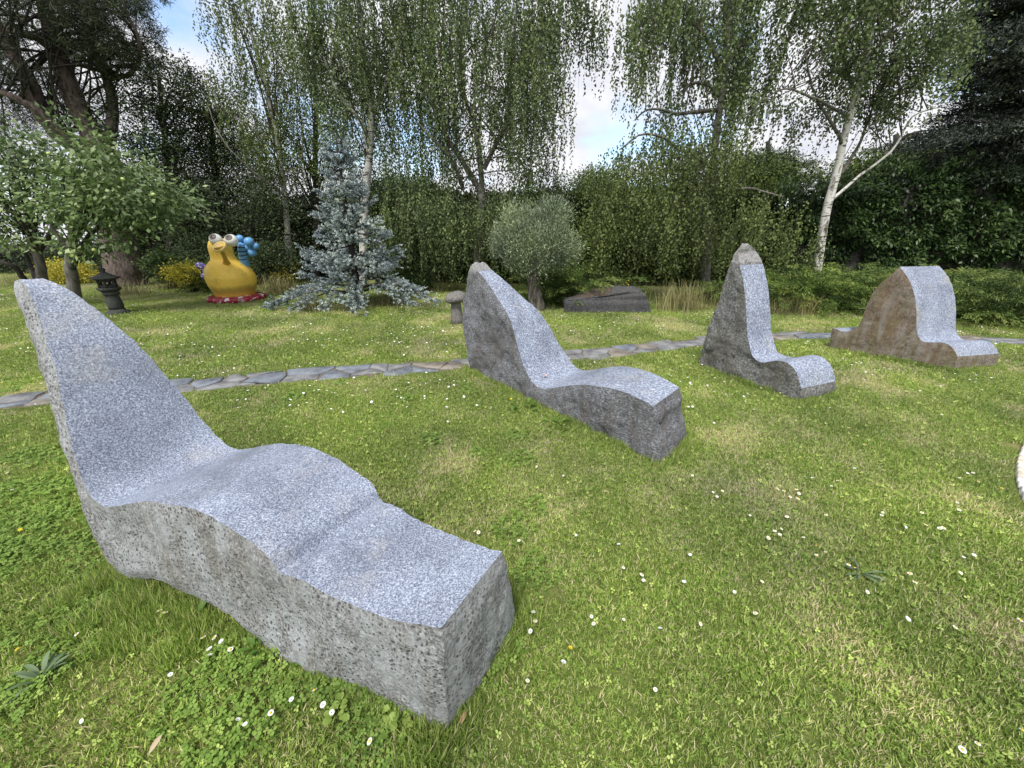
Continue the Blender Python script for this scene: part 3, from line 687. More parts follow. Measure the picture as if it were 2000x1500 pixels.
# ---- weeping birch in the centre
def P3(px, py, Y): return at(px, py, Y)
Y = 11.4
b = ground_at(930, 568); b[1] = Y; b[2] = 0
cb = tree('weeping_birch', b, 'dense weeping birch behind the olive tree, its pale trunk forking into several limbs', group='birches along the garden edge')
wd = Acc(); tq = limb(wd, [b, P3(932, 520, Y), P3(938, 440, Y), P3(942, 380, Y)], .125, .10, 14, 16)
wd.build('trunk', BK_BIRCH2, cb, smooth=True)
cl = Acc()
ends = [[P3(942, 380, Y), P3(915, 335, Y), P3(870, 260, Y), P3(840, 190, Y - .3), P3(815, 60, Y - .3)],
        [P3(942, 380, Y), P3(938, 320, Y), P3(925, 240, Y + .2), P3(905, 180, Y + .3), P3(900, 20, Y + .3)],
        [P3(945, 330, Y), P3(965, 290, Y), P3(990, 240, Y), P3(1000, 130, Y + .2), P3(1010, 0, Y)],
        [P3(905, 370, Y), P3(885, 320, Y - .3), P3(855, 280, Y - .6), P3(815, 240, Y - .8)]]
mains = []
for k_, e in enumerate(ends):
    a_ = Acc(); mains.append(limb(a_, e, .085 - .01 * k_, .03, 9, 20, .05, .012)); a_.build('limb', BK_BIRCH2, cb, smooth=True)
lv, tw = Acc(), Acc()
bl = [pxblob(940, 120, 165, 150, Y, 1.9), pxblob(850, 210, 90, 130, Y - .2, 1.3), pxblob(1040, 190, 78, 170, Y - .2, 1.5), pxblob(950, -60, 200, 130, Y, 2.2), pxblob(800, 90, 70, 110, Y, 1.3), pxblob(1060, 350, 58, 70, Y - .3, 1.1), pxblob(830, 400, 70, 60, Y - .4, 1.0), pxblob(1000, 300, 70, 70, Y + .5, .7)]
bl += [pxblob(800, 330, 50, 90, Y - .4, .9), pxblob(880, 470, 90, 40, Y - .3, .7), pxblob(1010, 440, 60, 60, Y - .2, .7)]
weeping(lv, tw, bl, 2600, .5, 1.6, .064, .043)
weeping(lv, tw, [pxblob(820, 410, 85, 40, Y - .8, .6), pxblob(900, 420, 60, 40, Y - .9, .5), pxblob(990, 400, 50, 40, Y - .8, .5)], 620, .4, 1.3, .062, .042, floor_z=.3)
weeping(lv, tw, [pxblob(1120, 0, 85, 45, Y - .5, .7)], 170, .5, 1.4, .066, .045)
P_, _d, _k = blob_points(bl, 46, .2)
for q in P_: limbs_to(tw, mains[int(rng.integers(len(mains)))], [q], .020, .005, .2, .3)
tag(tw.build('twig', TWIG, cb), kind='stuff'); lv.build('crown', L_BIRCH, cb)

# ---- slender birch behind the blue spruce
Y = 11.2
b = np.array([at(708, 575, Y)[0], Y, 0])
t = tree('birch_tree', b, 'tall birch whose pale patched trunk rises behind the blue spruce', group='birches along the garden edge')
wd = Acc(); tq = limb(wd, [b, P3(710, 480, Y), P3(712, 400, Y), P3(722, 300, Y), P3(724, 220, Y), P3(712, 130, Y), P3(700, 0, Y), P3(690, -120, Y)], .125, .045, 12, 36)
wd.build('trunk', BK_BIRCH, t, smooth=True)
for e in ([P3(722, 300, Y), P3(705, 240, Y), P3(660, 180, Y - .3), P3(615, 60, Y - .4)], [P3(723, 230, Y), P3(745, 180, Y), P3(770, 90, Y), P3(790, 0, Y)], [P3(716, 160, Y), P3(660, 120, Y + .3), P3(640, 20, Y + .3)]):
    a_ = Acc(); limb(a_, e, .06, .02, 8, 16, .05, .015); a_.build('limb', BK_BIRCH, t, smooth=True)
lv, tw = Acc(), Acc()
bl = [pxblob(700, 60, 110, 110, Y, 1.5), pxblob(690, 170, 85, 90, Y - .2, 1.2), pxblob(620, 30, 60, 90, Y, 1.0), pxblob(745, 200, 40, 90, Y, .9), pxblob(700, -80, 120, 90, Y, 1.6), pxblob(745, 300, 40, 40, Y, .7)]
bl += [pxblob(770, 430, 40, 60, Y - .2, .7), pxblob(650, 130, 60, 80, Y, 1.0), pxblob(680, 330, 50, 70, Y + .3, .8)]
weeping(lv, tw, bl, 1450, .4, 1.2, .062, .042)
P_, _d, _k = blob_points(bl, 26, .2); limbs_to(tw, tq, P_, .018, .005, .45)
tag(tw.build('twig', TWIG, t), kind='stuff'); lv.build('crown', L_BIRCH, t)

# ---- leaning thin birch with several pale stems
Y = 12.6
b = np.array([at(566, 560, Y)[0], Y, 0])
t = tree('birch_tree', b, 'thin airy birch with slanting white stems standing between the dark trees and the blue spruce', group='birches along the garden edge')
wd = Acc(); tq = limb(wd, [b, P3(560, 430, Y), P3(545, 300, Y), P3(520, 170, Y), P3(490, 60, Y), P3(465, -60, Y)], .10, .03, 10, 30)
wd.build('trunk', BK_BIRCH, t, smooth=True)
st2 = []
for e in ([P3(556, 400, Y), P3(590, 300, Y), P3(570, 150, Y), P3(560, 0, Y)], [P3(548, 320, Y), P3(500, 260, Y - .5), P3(440, 215, Y - .8), P3(415, 180, Y - .9)], [P3(530, 362, Y - .8), P3(490, 330, Y - 1.2), P3(450, 285, Y - 1.5), P3(420, 235, Y - 1.5), P3(405, 205, Y - 1.5)], [P3(535, 230, Y), P3(540, 120, Y + .2), P3(525, 0, Y + .2)]):
    a_ = Acc(); st2.append(limb(a_, e, .026, .008, 7, 16, .05, .02)); a_.build('limb', BK_BIRCH2, t, smooth=True)
lv, tw = Acc(), Acc()
bl = [pxblob(500, 60, 75, 110, Y, 1.2), pxblob(480, 190, 50, 80, Y, 1.0), pxblob(545, 250, 60, 80, Y, 1.0), pxblob(560, 60, 60, 120, Y, 1.1), pxblob(475, -40, 50, 70, Y, 1.0), pxblob(505, 300, 60, 60, Y, .8)]
weeping(lv, tw, bl, 950, .4, 1.1, .062, .041, sway=.22)
P_, _d, _k = blob_points(bl, 30, .2); limbs_to(tw, tq, P_, .022, .005, .4)
tag(tw.build('twig', TWIG, t), kind='stuff'); lv.build('crown', L_BIRCH2, t)

# ---- pale green ash-like tree seen above the spruce
Y = 13.2
b = np.array([at(618, 555, Y)[0], Y, 0])
t = tree('ash_tree', b, 'light green feathery tree with dark trunk rising above the tip of the blue spruce')
wd = Acc(); tq = limb(wd, [b, P3(618, 400, Y), P3(616, 300, Y), P3(618, 200, Y), P3(612, 120, Y)], .13, .04, 9, 24)
wd.build('trunk', BK_DARK, t, smooth=True)
lv, tw = Acc(), Acc()
bl = [pxblob(600, 170, 45, 50, Y, .9), pxblob(650, 190, 40, 55, Y, .9), pxblob(575, 250, 50, 45, Y, .9), pxblob(660, 290, 45, 50, Y, .9), pxblob(745, 290, 45, 45, Y, .8), pxblob(600, 320, 50, 40, Y, .9)]
P_ = crown_clumps(lv, bl, 330, 46, .20, .075, .026, droop=.5)
limbs_to(tw, tq, P_[::8], .03, .006, .35)
tag(tw.build('branch', BK_DARK, t), kind='stuff'); lv.build('crown', L_ASH, t)

# ---- right-hand birch with the bright white trunk
Y = 9.4
b = np.array([at(1592, 585, Y)[0], Y, 0])
t = tree('birch_tree', b, 'birch with a bright white leaning trunk and one long slanting side limb on the right', group='birches along the garden edge')
wd = Acc(); tq = limb(wd, [b, P3(1594, 540, Y), P3(1604, 470, Y), P3(1617, 400, Y), P3(1635, 335, Y), P3(1648, 270, Y), P3(1668, 200, Y), P3(1690, 120, Y), P3(1697, 40, Y), P3(1690, -80, Y)], .10, .046, 16, 60, .03)
wd.build('trunk', BK_BIRCH, t, smooth=True)
mains = [tq]
for e, r_ in (([P3(1625, 390, Y), P3(1670, 350, Y), P3(1740, 290, Y - .2), P3(1775, 230, Y - .2), P3(1830, 210, Y - .3)], .034), ([P3(1642, 340, Y), P3(1672, 290, Y + .2), P3(1690, 230, Y + .3), P3(1730, 150, Y + .3)], .04), ([P3(1645, 285, Y), P3(1630, 240, Y - .2), P3(1600, 190, Y - .3), P3(1570, 100, Y - .4)], .035), ([P3(1690, 120, Y), P3(1740, 60, Y), P3(1790, 10, Y), P3(1840, -50, Y)], .04), ([P3(1672, 190, Y), P3(1640, 100, Y + .2), P3(1620, 0, Y + .2)], .035), ([P3(1660, 230, Y), P3(1580, 190, Y - .5), P3(1520, 180, Y - .6), P3(1450, 230, Y - .6)], .03)):
    a_ = Acc(); mains.append(limb(a_, e, r_, .012, 8, 18, .04, .012)); a_.build('limb', BK_BIRCH if r_ == .034 else BK_GREY, t, smooth=True)
lv, tw = Acc(), Acc()
bl = [pxblob(1660, 40, 60, 60, Y - .3, 1.0), pxblob(1760, 70, 80, 80, Y, 1.2), pxblob(1720, 190, 65, 45, Y + .2, 1.0), pxblob(1650, 140, 38, 50, Y - .2, .7), pxblob(1700, -50, 160, 60, Y, 1.4), pxblob(1810, 120, 45, 55, Y, .8), pxblob(1500, 205, 60, 26, Y - .3, .6), pxblob(1600, 230, 50, 22, Y + .2, .5), pxblob(1590, 10, 35, 25, Y - .3, .6)]
weeping(lv, tw, bl, 1200, .2, .7, .062, .044, sway=.24)
P_ = crown_clumps(lv, bl, 400, 30, .16, .064, .046, droop=.5)
for q in P_[::6]: limbs_to(tw, mains[int(rng.integers(len(mains)))], [q], .011, .004, .4)
tag(tw.build('twig', TWIG, t), kind='stuff'); lv.build('crown', L_BIRCH, t)

# ---- large weeping birch right of centre: dark upper crown, bright lower curtain
Y = 10.2
b = np.array([at(1374, 592, Y)[0], Y, 0])
t = tree('weeping_birch', b, 'broad weeping birch right of the olive tree, its low bright curtain reaching the hedge', group='birches along the garden edge')
wd = Acc(); tq = limb(wd, [b, P3(1380, 520, Y), P3(1384, 430, Y), P3(1392, 340, Y), P3(1402, 240, Y), P3(1418, 120, Y), P3(1425, 20, Y), P3(1428, -80, Y)], .115, .045, 12, 40)
wd.build('trunk', BK_BIRCH2, t, smooth=True)
mains = [tq]
for e in ([P3(1400, 190, Y), P3(1385, 165, Y), P3(1350, 170, Y - .2), P3(1330, 200, Y - .2)], [P3(1402, 215, Y), P3(1330, 220, Y - .3), P3(1265, 215, Y - .4), P3(1240, 235, Y - .4)], [P3(1415, 140, Y), P3(1360, 60, Y), P3(1290, 10, Y - .2)], [P3(1418, 120, Y), P3(1470, 60, Y), P3(1520, 20, Y)], [P3(1390, 400, Y), P3(1420, 380, Y - .6), P3(1470, 370, Y - 1), P3(1530, 385, Y - 1.1)], [P3(1392, 330, Y), P3(1330, 290, Y - .8), P3(1260, 260, Y - 1.2), P3(1215, 290, Y - 1.3)]):
    a_ = Acc(); mains.append(limb(a_, e, .05, .015, 8, 16, .05, .015)); a_.build('limb', BK_GREY, t, smooth=True)
lv, tw = Acc(), Acc()
bl = [pxblob(1300, 40, 55, 100, Y, 1.0), pxblob(1420, 60, 75, 110, Y, 1.2), pxblob(1490, 90, 40, 90, Y, .9), pxblob(1240, 110, 30, 100, Y - .3, .7), pxblob(1380, -60, 170, 70, Y, 1.6), pxblob(1420, 190, 55, 60, Y, .9), pxblob(1300, 180, 40, 50, Y, .8), pxblob(1250, 10, 40, 60, Y, .8)]
weeping(lv, tw, bl, 1300, .4, 1.1, .065, .045)
P_, _d, _k = blob_points(bl, 34, .2)
for q in P_: limbs_to(tw, mains[int(rng.integers(4))], [q], .013, .004, .4, .4)
lv.build('crown', L_BIRCH, t)
lv = Acc()
bl = [pxblob(1300, 300, 90, 55, Y - 1.1, .9), pxblob(1390, 310, 70, 60, Y - .9, .9), pxblob(1200, 350, 50, 50, Y - 1.2, .8), pxblob(1290, 400, 110, 60, Y - 1.3, .9), pxblob(1420, 420, 60, 50, Y - 1.2, .8), pxblob(1500, 430, 50, 55, Y - 1.1, .7), pxblob(1180, 420, 40, 50, Y - 1.2, .7), pxblob(1560, 480, 30, 50, Y - 1, .5)]
weeping(lv, tw, bl, 2100, .3, .9, .058, .040, floor_z=.45, sway=.16)
tag(tw.build('twig', TWIG, t), kind='stuff'); lv.build('lower_crown', L_BIRCH2, t)['label'] = 'brighter green lower curtain of hanging leaves'

# ---- big pine at the left
Y = 12.2
b = np.array([at(252, 562, Y)[0], Y, 0])
t = tree('pine_tree', b, 'huge old pine at the left with furrowed trunk and leaning limbs')
wd = Acc(); tq = limb(wd, [b, P3(240, 500, Y), P3(222, 420, Y), P3(205, 330, Y), P3(188, 270, Y)], .50, .33, 22, 26, .035)
wd.build('trunk', BK_PINE, t, smooth=True)
mains = []
for e, r0 in (([P3(192, 290, Y), P3(150, 200, Y), P3(110, 90, Y), P3(85, -20, Y), P3(70, -120, Y)], .27), ([P3(200, 320, Y), P3(110, 255, Y - .3), P3(50, 150, Y - .5), P3(0, 60, Y - .6), P3(-40, -20, Y - .6)], .24), ([P3(210, 290, Y), P3(222, 230, Y + .2), P3(215, 160, Y + .3), P3(185, 90, Y + .3), P3(180, 0, Y + .3)], .15), ([P3(190, 330, Y), P3(80, 225, Y - .8), P3(20, 190, Y - 1), P3(-60, 160, Y - 1)], .13), ([P3(212, 155, Y + .3), P3(255, 140, Y), P3(268, 80, Y - .2), P3(240, 10, Y - .3), P3(250, -60, Y - .3)], .06), ([P3(120, 110, Y), P3(60, 75, Y - .5), P3(10, 60, Y - .8)], .09)):
    a_ = Acc(); mains.append(limb(a_, e, r0, r0 * .35, 12, 24, .05, .012)); a_.build('limb', BK_PINE, t, smooth=True)
br, nd = Acc(), Acc()
bl = [pxblob(60, 20, 120, 70, Y - .5, 1.8), pxblob(200, 50, 80, 90, Y - .2, 1.5), pxblob(30, 130, 70, 50, Y - .8, 1.2), pxblob(130, 150, 60, 50, Y + .6, 1.0), pxblob(262, 40, 32, 45, Y - .3, .8), pxblob(230, 130, 50, 45, Y - .2, 1.0), pxblob(20, 260, 50, 60, Y + .2, 1.1), pxblob(100, -80, 200, 60, Y, 2.0), pxblob(-60, 150, 60, 150, Y - .6, 1.3), pxblob(160, 230, 70, 40, Y + .9, .8)]
bl += [pxblob(160, -20, 110, 70, Y - .4, 1.3), pxblob(120, 60, 90, 60, Y + .5, 1.2), pxblob(242, 105, 40, 55, Y, .9), pxblob(70, 200, 60, 50, Y + .4, 1.0)]
P_, D_, _k = blob_points(bl, 2500, .3)
for q in P_[:120]: limbs_to(br, mains[int(rng.integers(len(mains)))], [q], .035, .006, .15, .15, 4, .03)
nn = 26
C = np.repeat(P_, nn, 0); ax_ = np.repeat(nrm(rdir(len(P_)) + np.array([0, 0, .3])), nn, 0)
A = nrm(ax_ * .7 + rdir(len(C))); C = C + ax_ * rng.uniform(-.14, .14, len(C))[:, None] + rng.normal(size=C.shape) * .03
V, F = lq(C, A, rng.uniform(.10, .19, len(C)), .013)
nd.add(V, F, np.repeat(np.clip(np.repeat(rng.normal(.5, .15, len(P_)), nn) + rng.normal(0, .15, len(C)), 0, 1), 4))
tag(br.build('branch', BK_DARK, t), kind='stuff'); nd.build('crown', L_PINE, t)

# ---- dark evergreen trees behind, left
dk = [('evergreen_tree', 335, 12.9, [(310, 150, 60, 60), (270, 240, 60, 70), (340, 250, 70, 70), (370, 180, 45, 50), (310, 340, 90, 60)], 'dark evergreen tree directly behind the pine, filling the gap right of its trunk'),
      ('evergreen_tree', 420, 13.6, [(410, 200, 40, 50), (420, 270, 60, 60), (400, 340, 90, 60), (460, 330, 60, 60)], 'dark rounded evergreen tree left of the thin airy birch'),
      ('evergreen_tree', 505, 12.6, [(470, 400, 90, 60), (540, 390, 60, 50), (560, 450, 60, 60), (400, 430, 70, 60), (440, 480, 90, 50)], 'low spreading dark evergreen right behind the yellow jug sculpture')]
for nm, px, Y, bl_, lab in dk:
    b = np.array([at(px, 560, Y)[0], Y, 0]); t = tree(nm, b, lab, group='dark evergreen trees at the left')
    bl = [pxblob(x, y, rx, ry, Y, 1.2) for x, y, rx, ry in bl_]
    wd = Acc(); top = np.array(bl[0][:3]); tq = limb(wd, [b, b + (top - b) * .4 + np.array([.15, 0, 0]), top], .16, .04, 9, 18)
    wd.build('trunk', BK_DARK, t, smooth=True)
    lv, tw = Acc(), Acc(); P_ = crown_clumps(lv, bl, 520, 42, .20, .075, .040, droop=.25)
    limbs_to(tw, tq, P_[::14], .035, .008, .25); tag(tw.build('branch', BK_DARK, t), kind='stuff'); lv.build('crown', L_DARK, t)

# ---- leafy trees standing beyond the hedge
for px, Y, bl_, mt_, lab in [(1165, 15.0, [(1160, 365, 34, 32), (1190, 385, 30, 24)], 'B', 'small thin-leaved tree peeping over the hedge in the gap between the weeping birches'),
                             (800, 15.5, [(770, 370, 45, 24), (830, 378, 45, 22)], 'B', 'grey-green tree top over the hedge left of the forked birch trunk'),
                             (1480, 15.0, [(1490, 335, 60, 36), (1440, 350, 40, 30), (1540, 345, 45, 34)], 'D', 'dark rounded tree over the hedge left of the white birch trunk'),
                             (1700, 14.5, [(1690, 330, 45, 30), (1740, 345, 55, 32), (1650, 350, 40, 30)], 'D', 'dark rounded tree over the laurel just right of the white birch trunk'),
                             (1880, 13.5, [(1850, 320, 50, 34), (1930, 300, 60, 44), (1990, 330, 50, 50)], 'D', 'dark bushy tree over the laurel at the foot of the big cedar')]:
    b = np.array([at(px, 560, Y)[0], Y, 0]); t = tree('leafy_tree', b, lab, group='trees beyond the hedge')
    bl = [pxblob(x, y, rx, ry, Y, .9) for x, y, rx, ry in bl_]
    wd = Acc(); top = np.array(bl[0][:3]); tq = limb(wd, [b, b + (top - b) * .5 + np.array([.1, 0, 0]), top], .14, .05, 9, 18); wd.build('trunk', BK_DARK, t, smooth=True)
    lv, tw = Acc(), Acc(); P_ = crown_clumps(lv, bl, 330, 34, .20, .085, .05, droop=.2)
    limbs_to(tw, tq, P_[::16], .03, .008, .4); tag(tw.build('branch', BK_DARK, t), kind='stuff'); lv.build('crown', L_HEDGE if mt_ == 'D' else L_BIRCH, t)

# ---- apple trees in front of the pine
t_ap = []
def apple(Y, base_px, stems, bl_, n, per, lab, n_leaf):
    b = np.array([at(base_px, 600, Y)[0], Y, 0]); t = tree('apple_tree', b, lab, group='apple trees at the left')
    wd = Acc(); tq = limb(wd, stems[0], .115, .05, 10, 20, .05, .006); wd.build('trunk', BK_GREY, t, smooth=True)
    for s_ in stems[1:]:
        a_ = Acc(); limb(a_, s_, .06, .018, 8, 16, .05, .01); a_.build('limb', BK_DARK, t, smooth=True)
    bl = [pxblob(x, y, rx, ry, Y + dy, d_) for x, y, rx, ry, dy, d_ in bl_]
    lv, tw = Acc(), Acc(); P_ = crown_clumps(lv, bl, n, per, .17, .105, .056, droop=.55, flat=.7, shell=.5, tj=.2, outward=.7)
    limbs_to(tw, tq, P_[::6], .025, .006, .5); tag(tw.build('branch', BK_DARK, t), kind='stuff')
    f = lv.build('foliage', L_APPLE, t); f['kind'] = 'stuff'
    # the leaves that show largest, each a leaf of its own with a folded blade
    lm = []
    for q in range(6):
        l, w = .115 * rng.uniform(.85, 1.15), .060 * rng.uniform(.85, 1.15)
        s_ = np.linspace(0, 1, 6); hw = w * .5 * np.sin(np.pi * s_ ** .8) ** .8; zc = -.03 * s_ ** 2 - .0
        V = np.concatenate([np.c_[s_ * l, -hw, zc + hw * .35], np.c_[s_ * l, 0 * s_, zc], np.c_[s_ * l, hw, zc + hw * .35]])
        k_ = np.arange(5); F = np.vstack([np.stack([k_, k_ + 1, k_ + 7, k_ + 6], -1), np.stack([k_ + 6, k_ + 7, k_ + 13, k_ + 12], -1)])
        lm.append(mesh_data('leaf', V, F, L_APPLE, tint=np.full(len(V), rng.uniform(.35, .95))))
    C, D, _k = blob_points(bl, n_leaf * 3, .8)
    keep = np.argsort(D[:, 1])[:n_leaf]
    for i in keep:
        o = bpy.data.objects.new('leaf', lm[int(rng.integers(6))]); o.parent = t
        o.location = C[i] - b
        o.rotation_euler = (rng.normal(0, .5), rng.uniform(.1, .9), math.atan2(D[i, 1], D[i, 0]) + rng.normal(0, .7))
        COL.objects.link(o)
    return t, bl
Ya = 8.6
g0 = lambda px: np.array([at(px, 600, Ya)[0], Ya, 0])
ap1, ab1 = apple(Ya, 82, [[g0(84), P3(82, 520, Ya), P3(66, 470, Ya), P3(60, 400, Ya)], [P3(60, 560, Ya), P3(30, 525, Ya - .2), P3(0, 512, Ya - .3), P3(-40, 505, Ya - .3)], [P3(76, 560, Ya), P3(60, 520, Ya + .2), P3(40, 470, Ya + .3)], [P3(74, 490, Ya), P3(110, 440, Ya), P3(130, 380, Ya)], [P3(64, 460, Ya), P3(30, 420, Ya), P3(0, 380, Ya)]],
      [(90, 300, 55, 45, 0, .7), (30, 400, 55, 40, -.1, .7), (120, 370, 60, 50, 0, .7), (60, 345, 60, 40, .1, .7), (20, 455, 40, 25, -.2, .5), (130, 262, 16, 34, 0, .25), (-40, 400, 50, 60, 0, .7)], 185, 26, 'apple tree with a stout grey trunk at the far left edge', 150)
Yb = 7.9
g1 = lambda px: np.array([at(px, 600, Yb)[0], Yb, 0])
ap2, ab2 = apple(Yb, 143, [[g1(147), P3(142, 560, Yb), P3(135, 510, Yb), P3(140, 460, Yb), P3(165, 400, Yb)], [P3(138, 530, Yb), P3(160, 480, Yb - .1), P3(200, 440, Yb - .2), P3(260, 400, Yb - .2)], [P3(138, 490, Yb), P3(110, 455, Yb), P3(95, 420, Yb)], [P3(150, 440, Yb), P3(210, 400, Yb + .2), P3(320, 390, Yb + .2)]],
      [(215, 330, 65, 45, 0, .7), (250, 390, 75, 45, -.1, .7), (330, 390, 45, 22, -.1, .4), (180, 400, 60, 50, 0, .7), (300, 425, 45, 20, -.1, .4), (215, 290, 25, 35, 0, .4), (275, 285, 14, 35, 0, .25), (160, 475, 30, 30, -.3, .4), (225, 465, 25, 22, -.3, .3)], 205, 26, 'apple tree with a thin dark crooked trunk in front of the pine', 150)
ap_mat = plain('green_apple_skin', (0.42, 0.50, 0.16), .35)
for tr_, spots, Yq in ((ap1, [(75, 400), (30, 330), (110, 330), (95, 300)], Ya - .55), (ap2, [(214, 402), (184, 488), (240, 350), (300, 380), (142, 500)], Yb - .55)):
    for px, py in spots: mk('apple', *ball(at(px, py, Yq), .033, 12, 8, (1, 1, .92)), ap_mat, tr_, smooth=True)

# ---- blue spruce
Y = 8.8
b = np.array([at(703, 600, Y)[0], Y, 0]); t = tree('blue_spruce', b, 'silvery blue spruce with long low branches sweeping over the grass')
topz = at(655, 262, Y); wd = Acc(); tq = limb(wd, [b, b * .6 + topz * .4, topz], .095, .012, 10, 24); wd.build('trunk', BK_DARK, t, smooth=True)
br, nd = Acc(), Acc()
H = topz[2]
sp_C, sp_A, sp_L = [], [], []
# branches: (height fraction, direction, reach); gaps and uneven reach as in the picture
bspec = [(.11, -1.3, 1.85), (.10, -1.15, 1.7), (.13, -.75, 1.4), (.12, -.2, 1.2), (.10, .35, 1.5), (.14, .9, 1.8), (.15, 1.2, 2.0), (.16, 1.4, 1.75), (.18, -.35, .95), (.20, .35, .95), (.24, .0, .85), (.24, -.8, 1.1), (.27, .8, 1.1), (.31, -.4, .85), (.33, .35, .8), (.38, .0, .7), (.42, -.5, .7), (.44, .5, .65), (.5, 0, .5), (.12, 2.6, 1.2), (.13, 3.6, 1.2), (.09, -.05, .75), (.08, .1, .6), (.16, -1.45, 1.5), (.19, 1.5, 1.3)]
for k_ in range(100):
    h_ = rng.choice([.27, .31, .36, .47, .52, .58, .64, .70, .76, .82, .88, .94], p=[.11, .11, .07, .08, .09, .09, .09, .08, .08, .07, .07, .06]) + rng.normal(0, .02)
    h_ = min(h_, .985); env = 1.32 * (1 - h_) ** .82 + .06
    bspec.append((h_, rng.uniform(0, 2 * np.pi), env * rng.uniform(.55, 1.1)))
for h_, az, reach in bspec:
    s_ = tq[int(h_ * (len(tq) - 1))]
    d = np.array([math.sin(az), -math.cos(az), 0.0])
    tip = s_ + d * reach + np.array([0, 0, (.10 if h_ > .2 else -.10) * reach + (.25 * reach if h_ > .8 else 0)])
    mid = s_ + d * reach * .5 + np.array([0, 0, -.06 * reach if h_ > .2 else .06 * reach])
    Q = limb(br, [s_, mid, tip], .016 + .008 * reach, .005, 5, 12, .05)
    n_s = int(40 * reach + 6)
    for q in range(n_s):
        u = rng.uniform(.30, 1.0) ** .8; p = Q[min(11, int(u * 11.5))]
        side = np.cross(d, [0, 0, 1]) * rng.choice([-1, 1]) * rng.uniform(.3, 1)
        off = rng.uniform(0, .42) * (1.2 - u) * min(1, reach)
        dirv = nrm((d * .8 + side * .8 + np.array([0, 0, rng.normal(.12, .25)]))[None])[0]
        sp_C.append(p + side * off * 1.3 + np.array([0, 0, rng.normal(0, .035)])); sp_A.append(dirv); sp_L.append(rng.uniform(.08, .15))
sp_C, sp_A, sp_L = np.array(sp_C), np.array(sp_A), np.array(sp_L)
nn = 26
C = np.repeat(sp_C, nn, 0); A0 = np.repeat(sp_A, nn, 0); l_ = np.repeat(sp_L, nn); u = rng.random(len(C))
C = C + A0 * (l_ * u)[:, None]; A = nrm(A0 * .75 + rdir(len(C)) * .9)
V, F = lq(C, A, rng.uniform(.030, .050, len(C)) * (1.1 - .4 * u), .014)
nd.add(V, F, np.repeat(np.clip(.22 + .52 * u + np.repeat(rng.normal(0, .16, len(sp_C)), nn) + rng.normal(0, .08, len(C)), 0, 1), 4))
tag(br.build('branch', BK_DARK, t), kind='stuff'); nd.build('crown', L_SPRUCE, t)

# ---- olive
Y = 8.3
b = np.array([at(1050, 605, Y)[0], Y, 0]); t = tree('olive_tree', b, 'clipped olive tree with a round grey-green head on a gnarled trunk')
wd = Acc(); limb(wd, [b + np.array([.03, 0, 0]), P3(1047, 580, Y), P3(1042, 550, Y), P3(1045, 520, Y)], .145, .115, 18, 22, .09)
for dx, ph in ((-.07, 0), (.06, 1.5), (.0, 3)): limb(wd, [b + np.array([dx * 1.4, -.07, 0]), P3(1044 + dx * 90, 575, Y - .09), P3(1042 - dx * 60, 545, Y - .08), P3(1044, 515, Y)], .06, .045, 9, 16, .14, .008)
wd.build('trunk', BK_OLIVE, t, smooth=True)
lv, tw = Acc(), Acc()
bl = [pxblob(1045, 475, 72, 44, Y, .7), pxblob(998, 472, 40, 38, Y, .45), pxblob(1098, 488, 34, 30, Y, .4), pxblob(1015, 428, 30, 26, Y, .33), pxblob(1078, 420, 34, 30, Y, .36), pxblob(1040, 512, 50, 20, Y - .2, .4)]
P_ = crown_clumps(lv, bl, 1250, 28, .062, .060, .014, droop=-.9, flat=1.25, shell=1.0, tj=.24, outward=.8)
for q in P_[::60]: limb(tw, [P3(1045, 520, Y), (P3(1045, 510, Y) + q) / 2, q], .022, .004, 5, 8)
tag(tw.build('branch', BK_OLIVE, t), kind='stuff'); lv.build('crown', L_OLIVE, t)

# ---- cedar on the right edge and flat-topped cedars behind
def cedar(px, Y, tiers, lab, n_sp, spread, trunk_r=.3):
    b = np.array([at(px, 560, Y)[0], Y, 0]); t = tree('cedar_tree', b, lab, group='cedars beyond the hedge')
    wd = Acc(); top = at(px + (tiers[0][0] - px) * .5, tiers[0][1] - 30, Y); tq = limb(wd, [b, (b + top) / 2, top], trunk_r, .08, 10, 24); wd.build('trunk', BK_DARK, t, smooth=True)
    br, nd = Acc(), Acc()
    for x, y, rx, dy, slope in tiers:
        c = at(x, y, Y + dy); e = at(x + rx, y, Y + dy); w = abs(e[0] - c[0])
        s_ = tq[np.argmin(abs(tq[:, 2] - (c[2] - .2)))]
        for q in range(7):
            a = rng.uniform(0, 2 * np.pi); tp = c + np.array([math.cos(a) * w, math.sin(a) * w * .7, rng.normal(0, .08)]); limb(br, [s_, (s_ + tp) / 2 + np.array([0, 0, .1]), tp], .05, .008, 5, 9, .05, .02)
        n = int(n_sp * max(.4, w))
        ra = rng.random(n) ** .6; an = rng.uniform(0, 2 * np.pi, n)
        P = c + np.c_[np.cos(an) * ra * w, np.sin(an) * ra * w * .75, rng.normal(0, .07, n) - slope * ra * w]
        P[:, 2] += .10 * np.sin(P[:, 0] * 5 + P[:, 1] * 4)
        m = 12; C = np.repeat(P, m, 0) + rng.normal(size=(n * m, 3)) * np.array([.11, .11, .03])
        A = nrm(np.repeat(np.c_[np.cos(an), np.sin(an), -.15 - 0 * an], m, 0) * .8 + rdir(n * m) * .8)
        V, F = lq(C, A, rng.uniform(.05, .12, n * m), .027)
        nd.add(V, F, np.repeat(np.clip(np.repeat(rng.normal(.45, .18, n), m) + rng.normal(0, .12, n * m), 0, 1), 4))
    tag(br.build('branch', BK_DARK, t), kind='stuff'); nd.build('crown', L_CEDAR, t)
rt = np.random.default_rng(5)
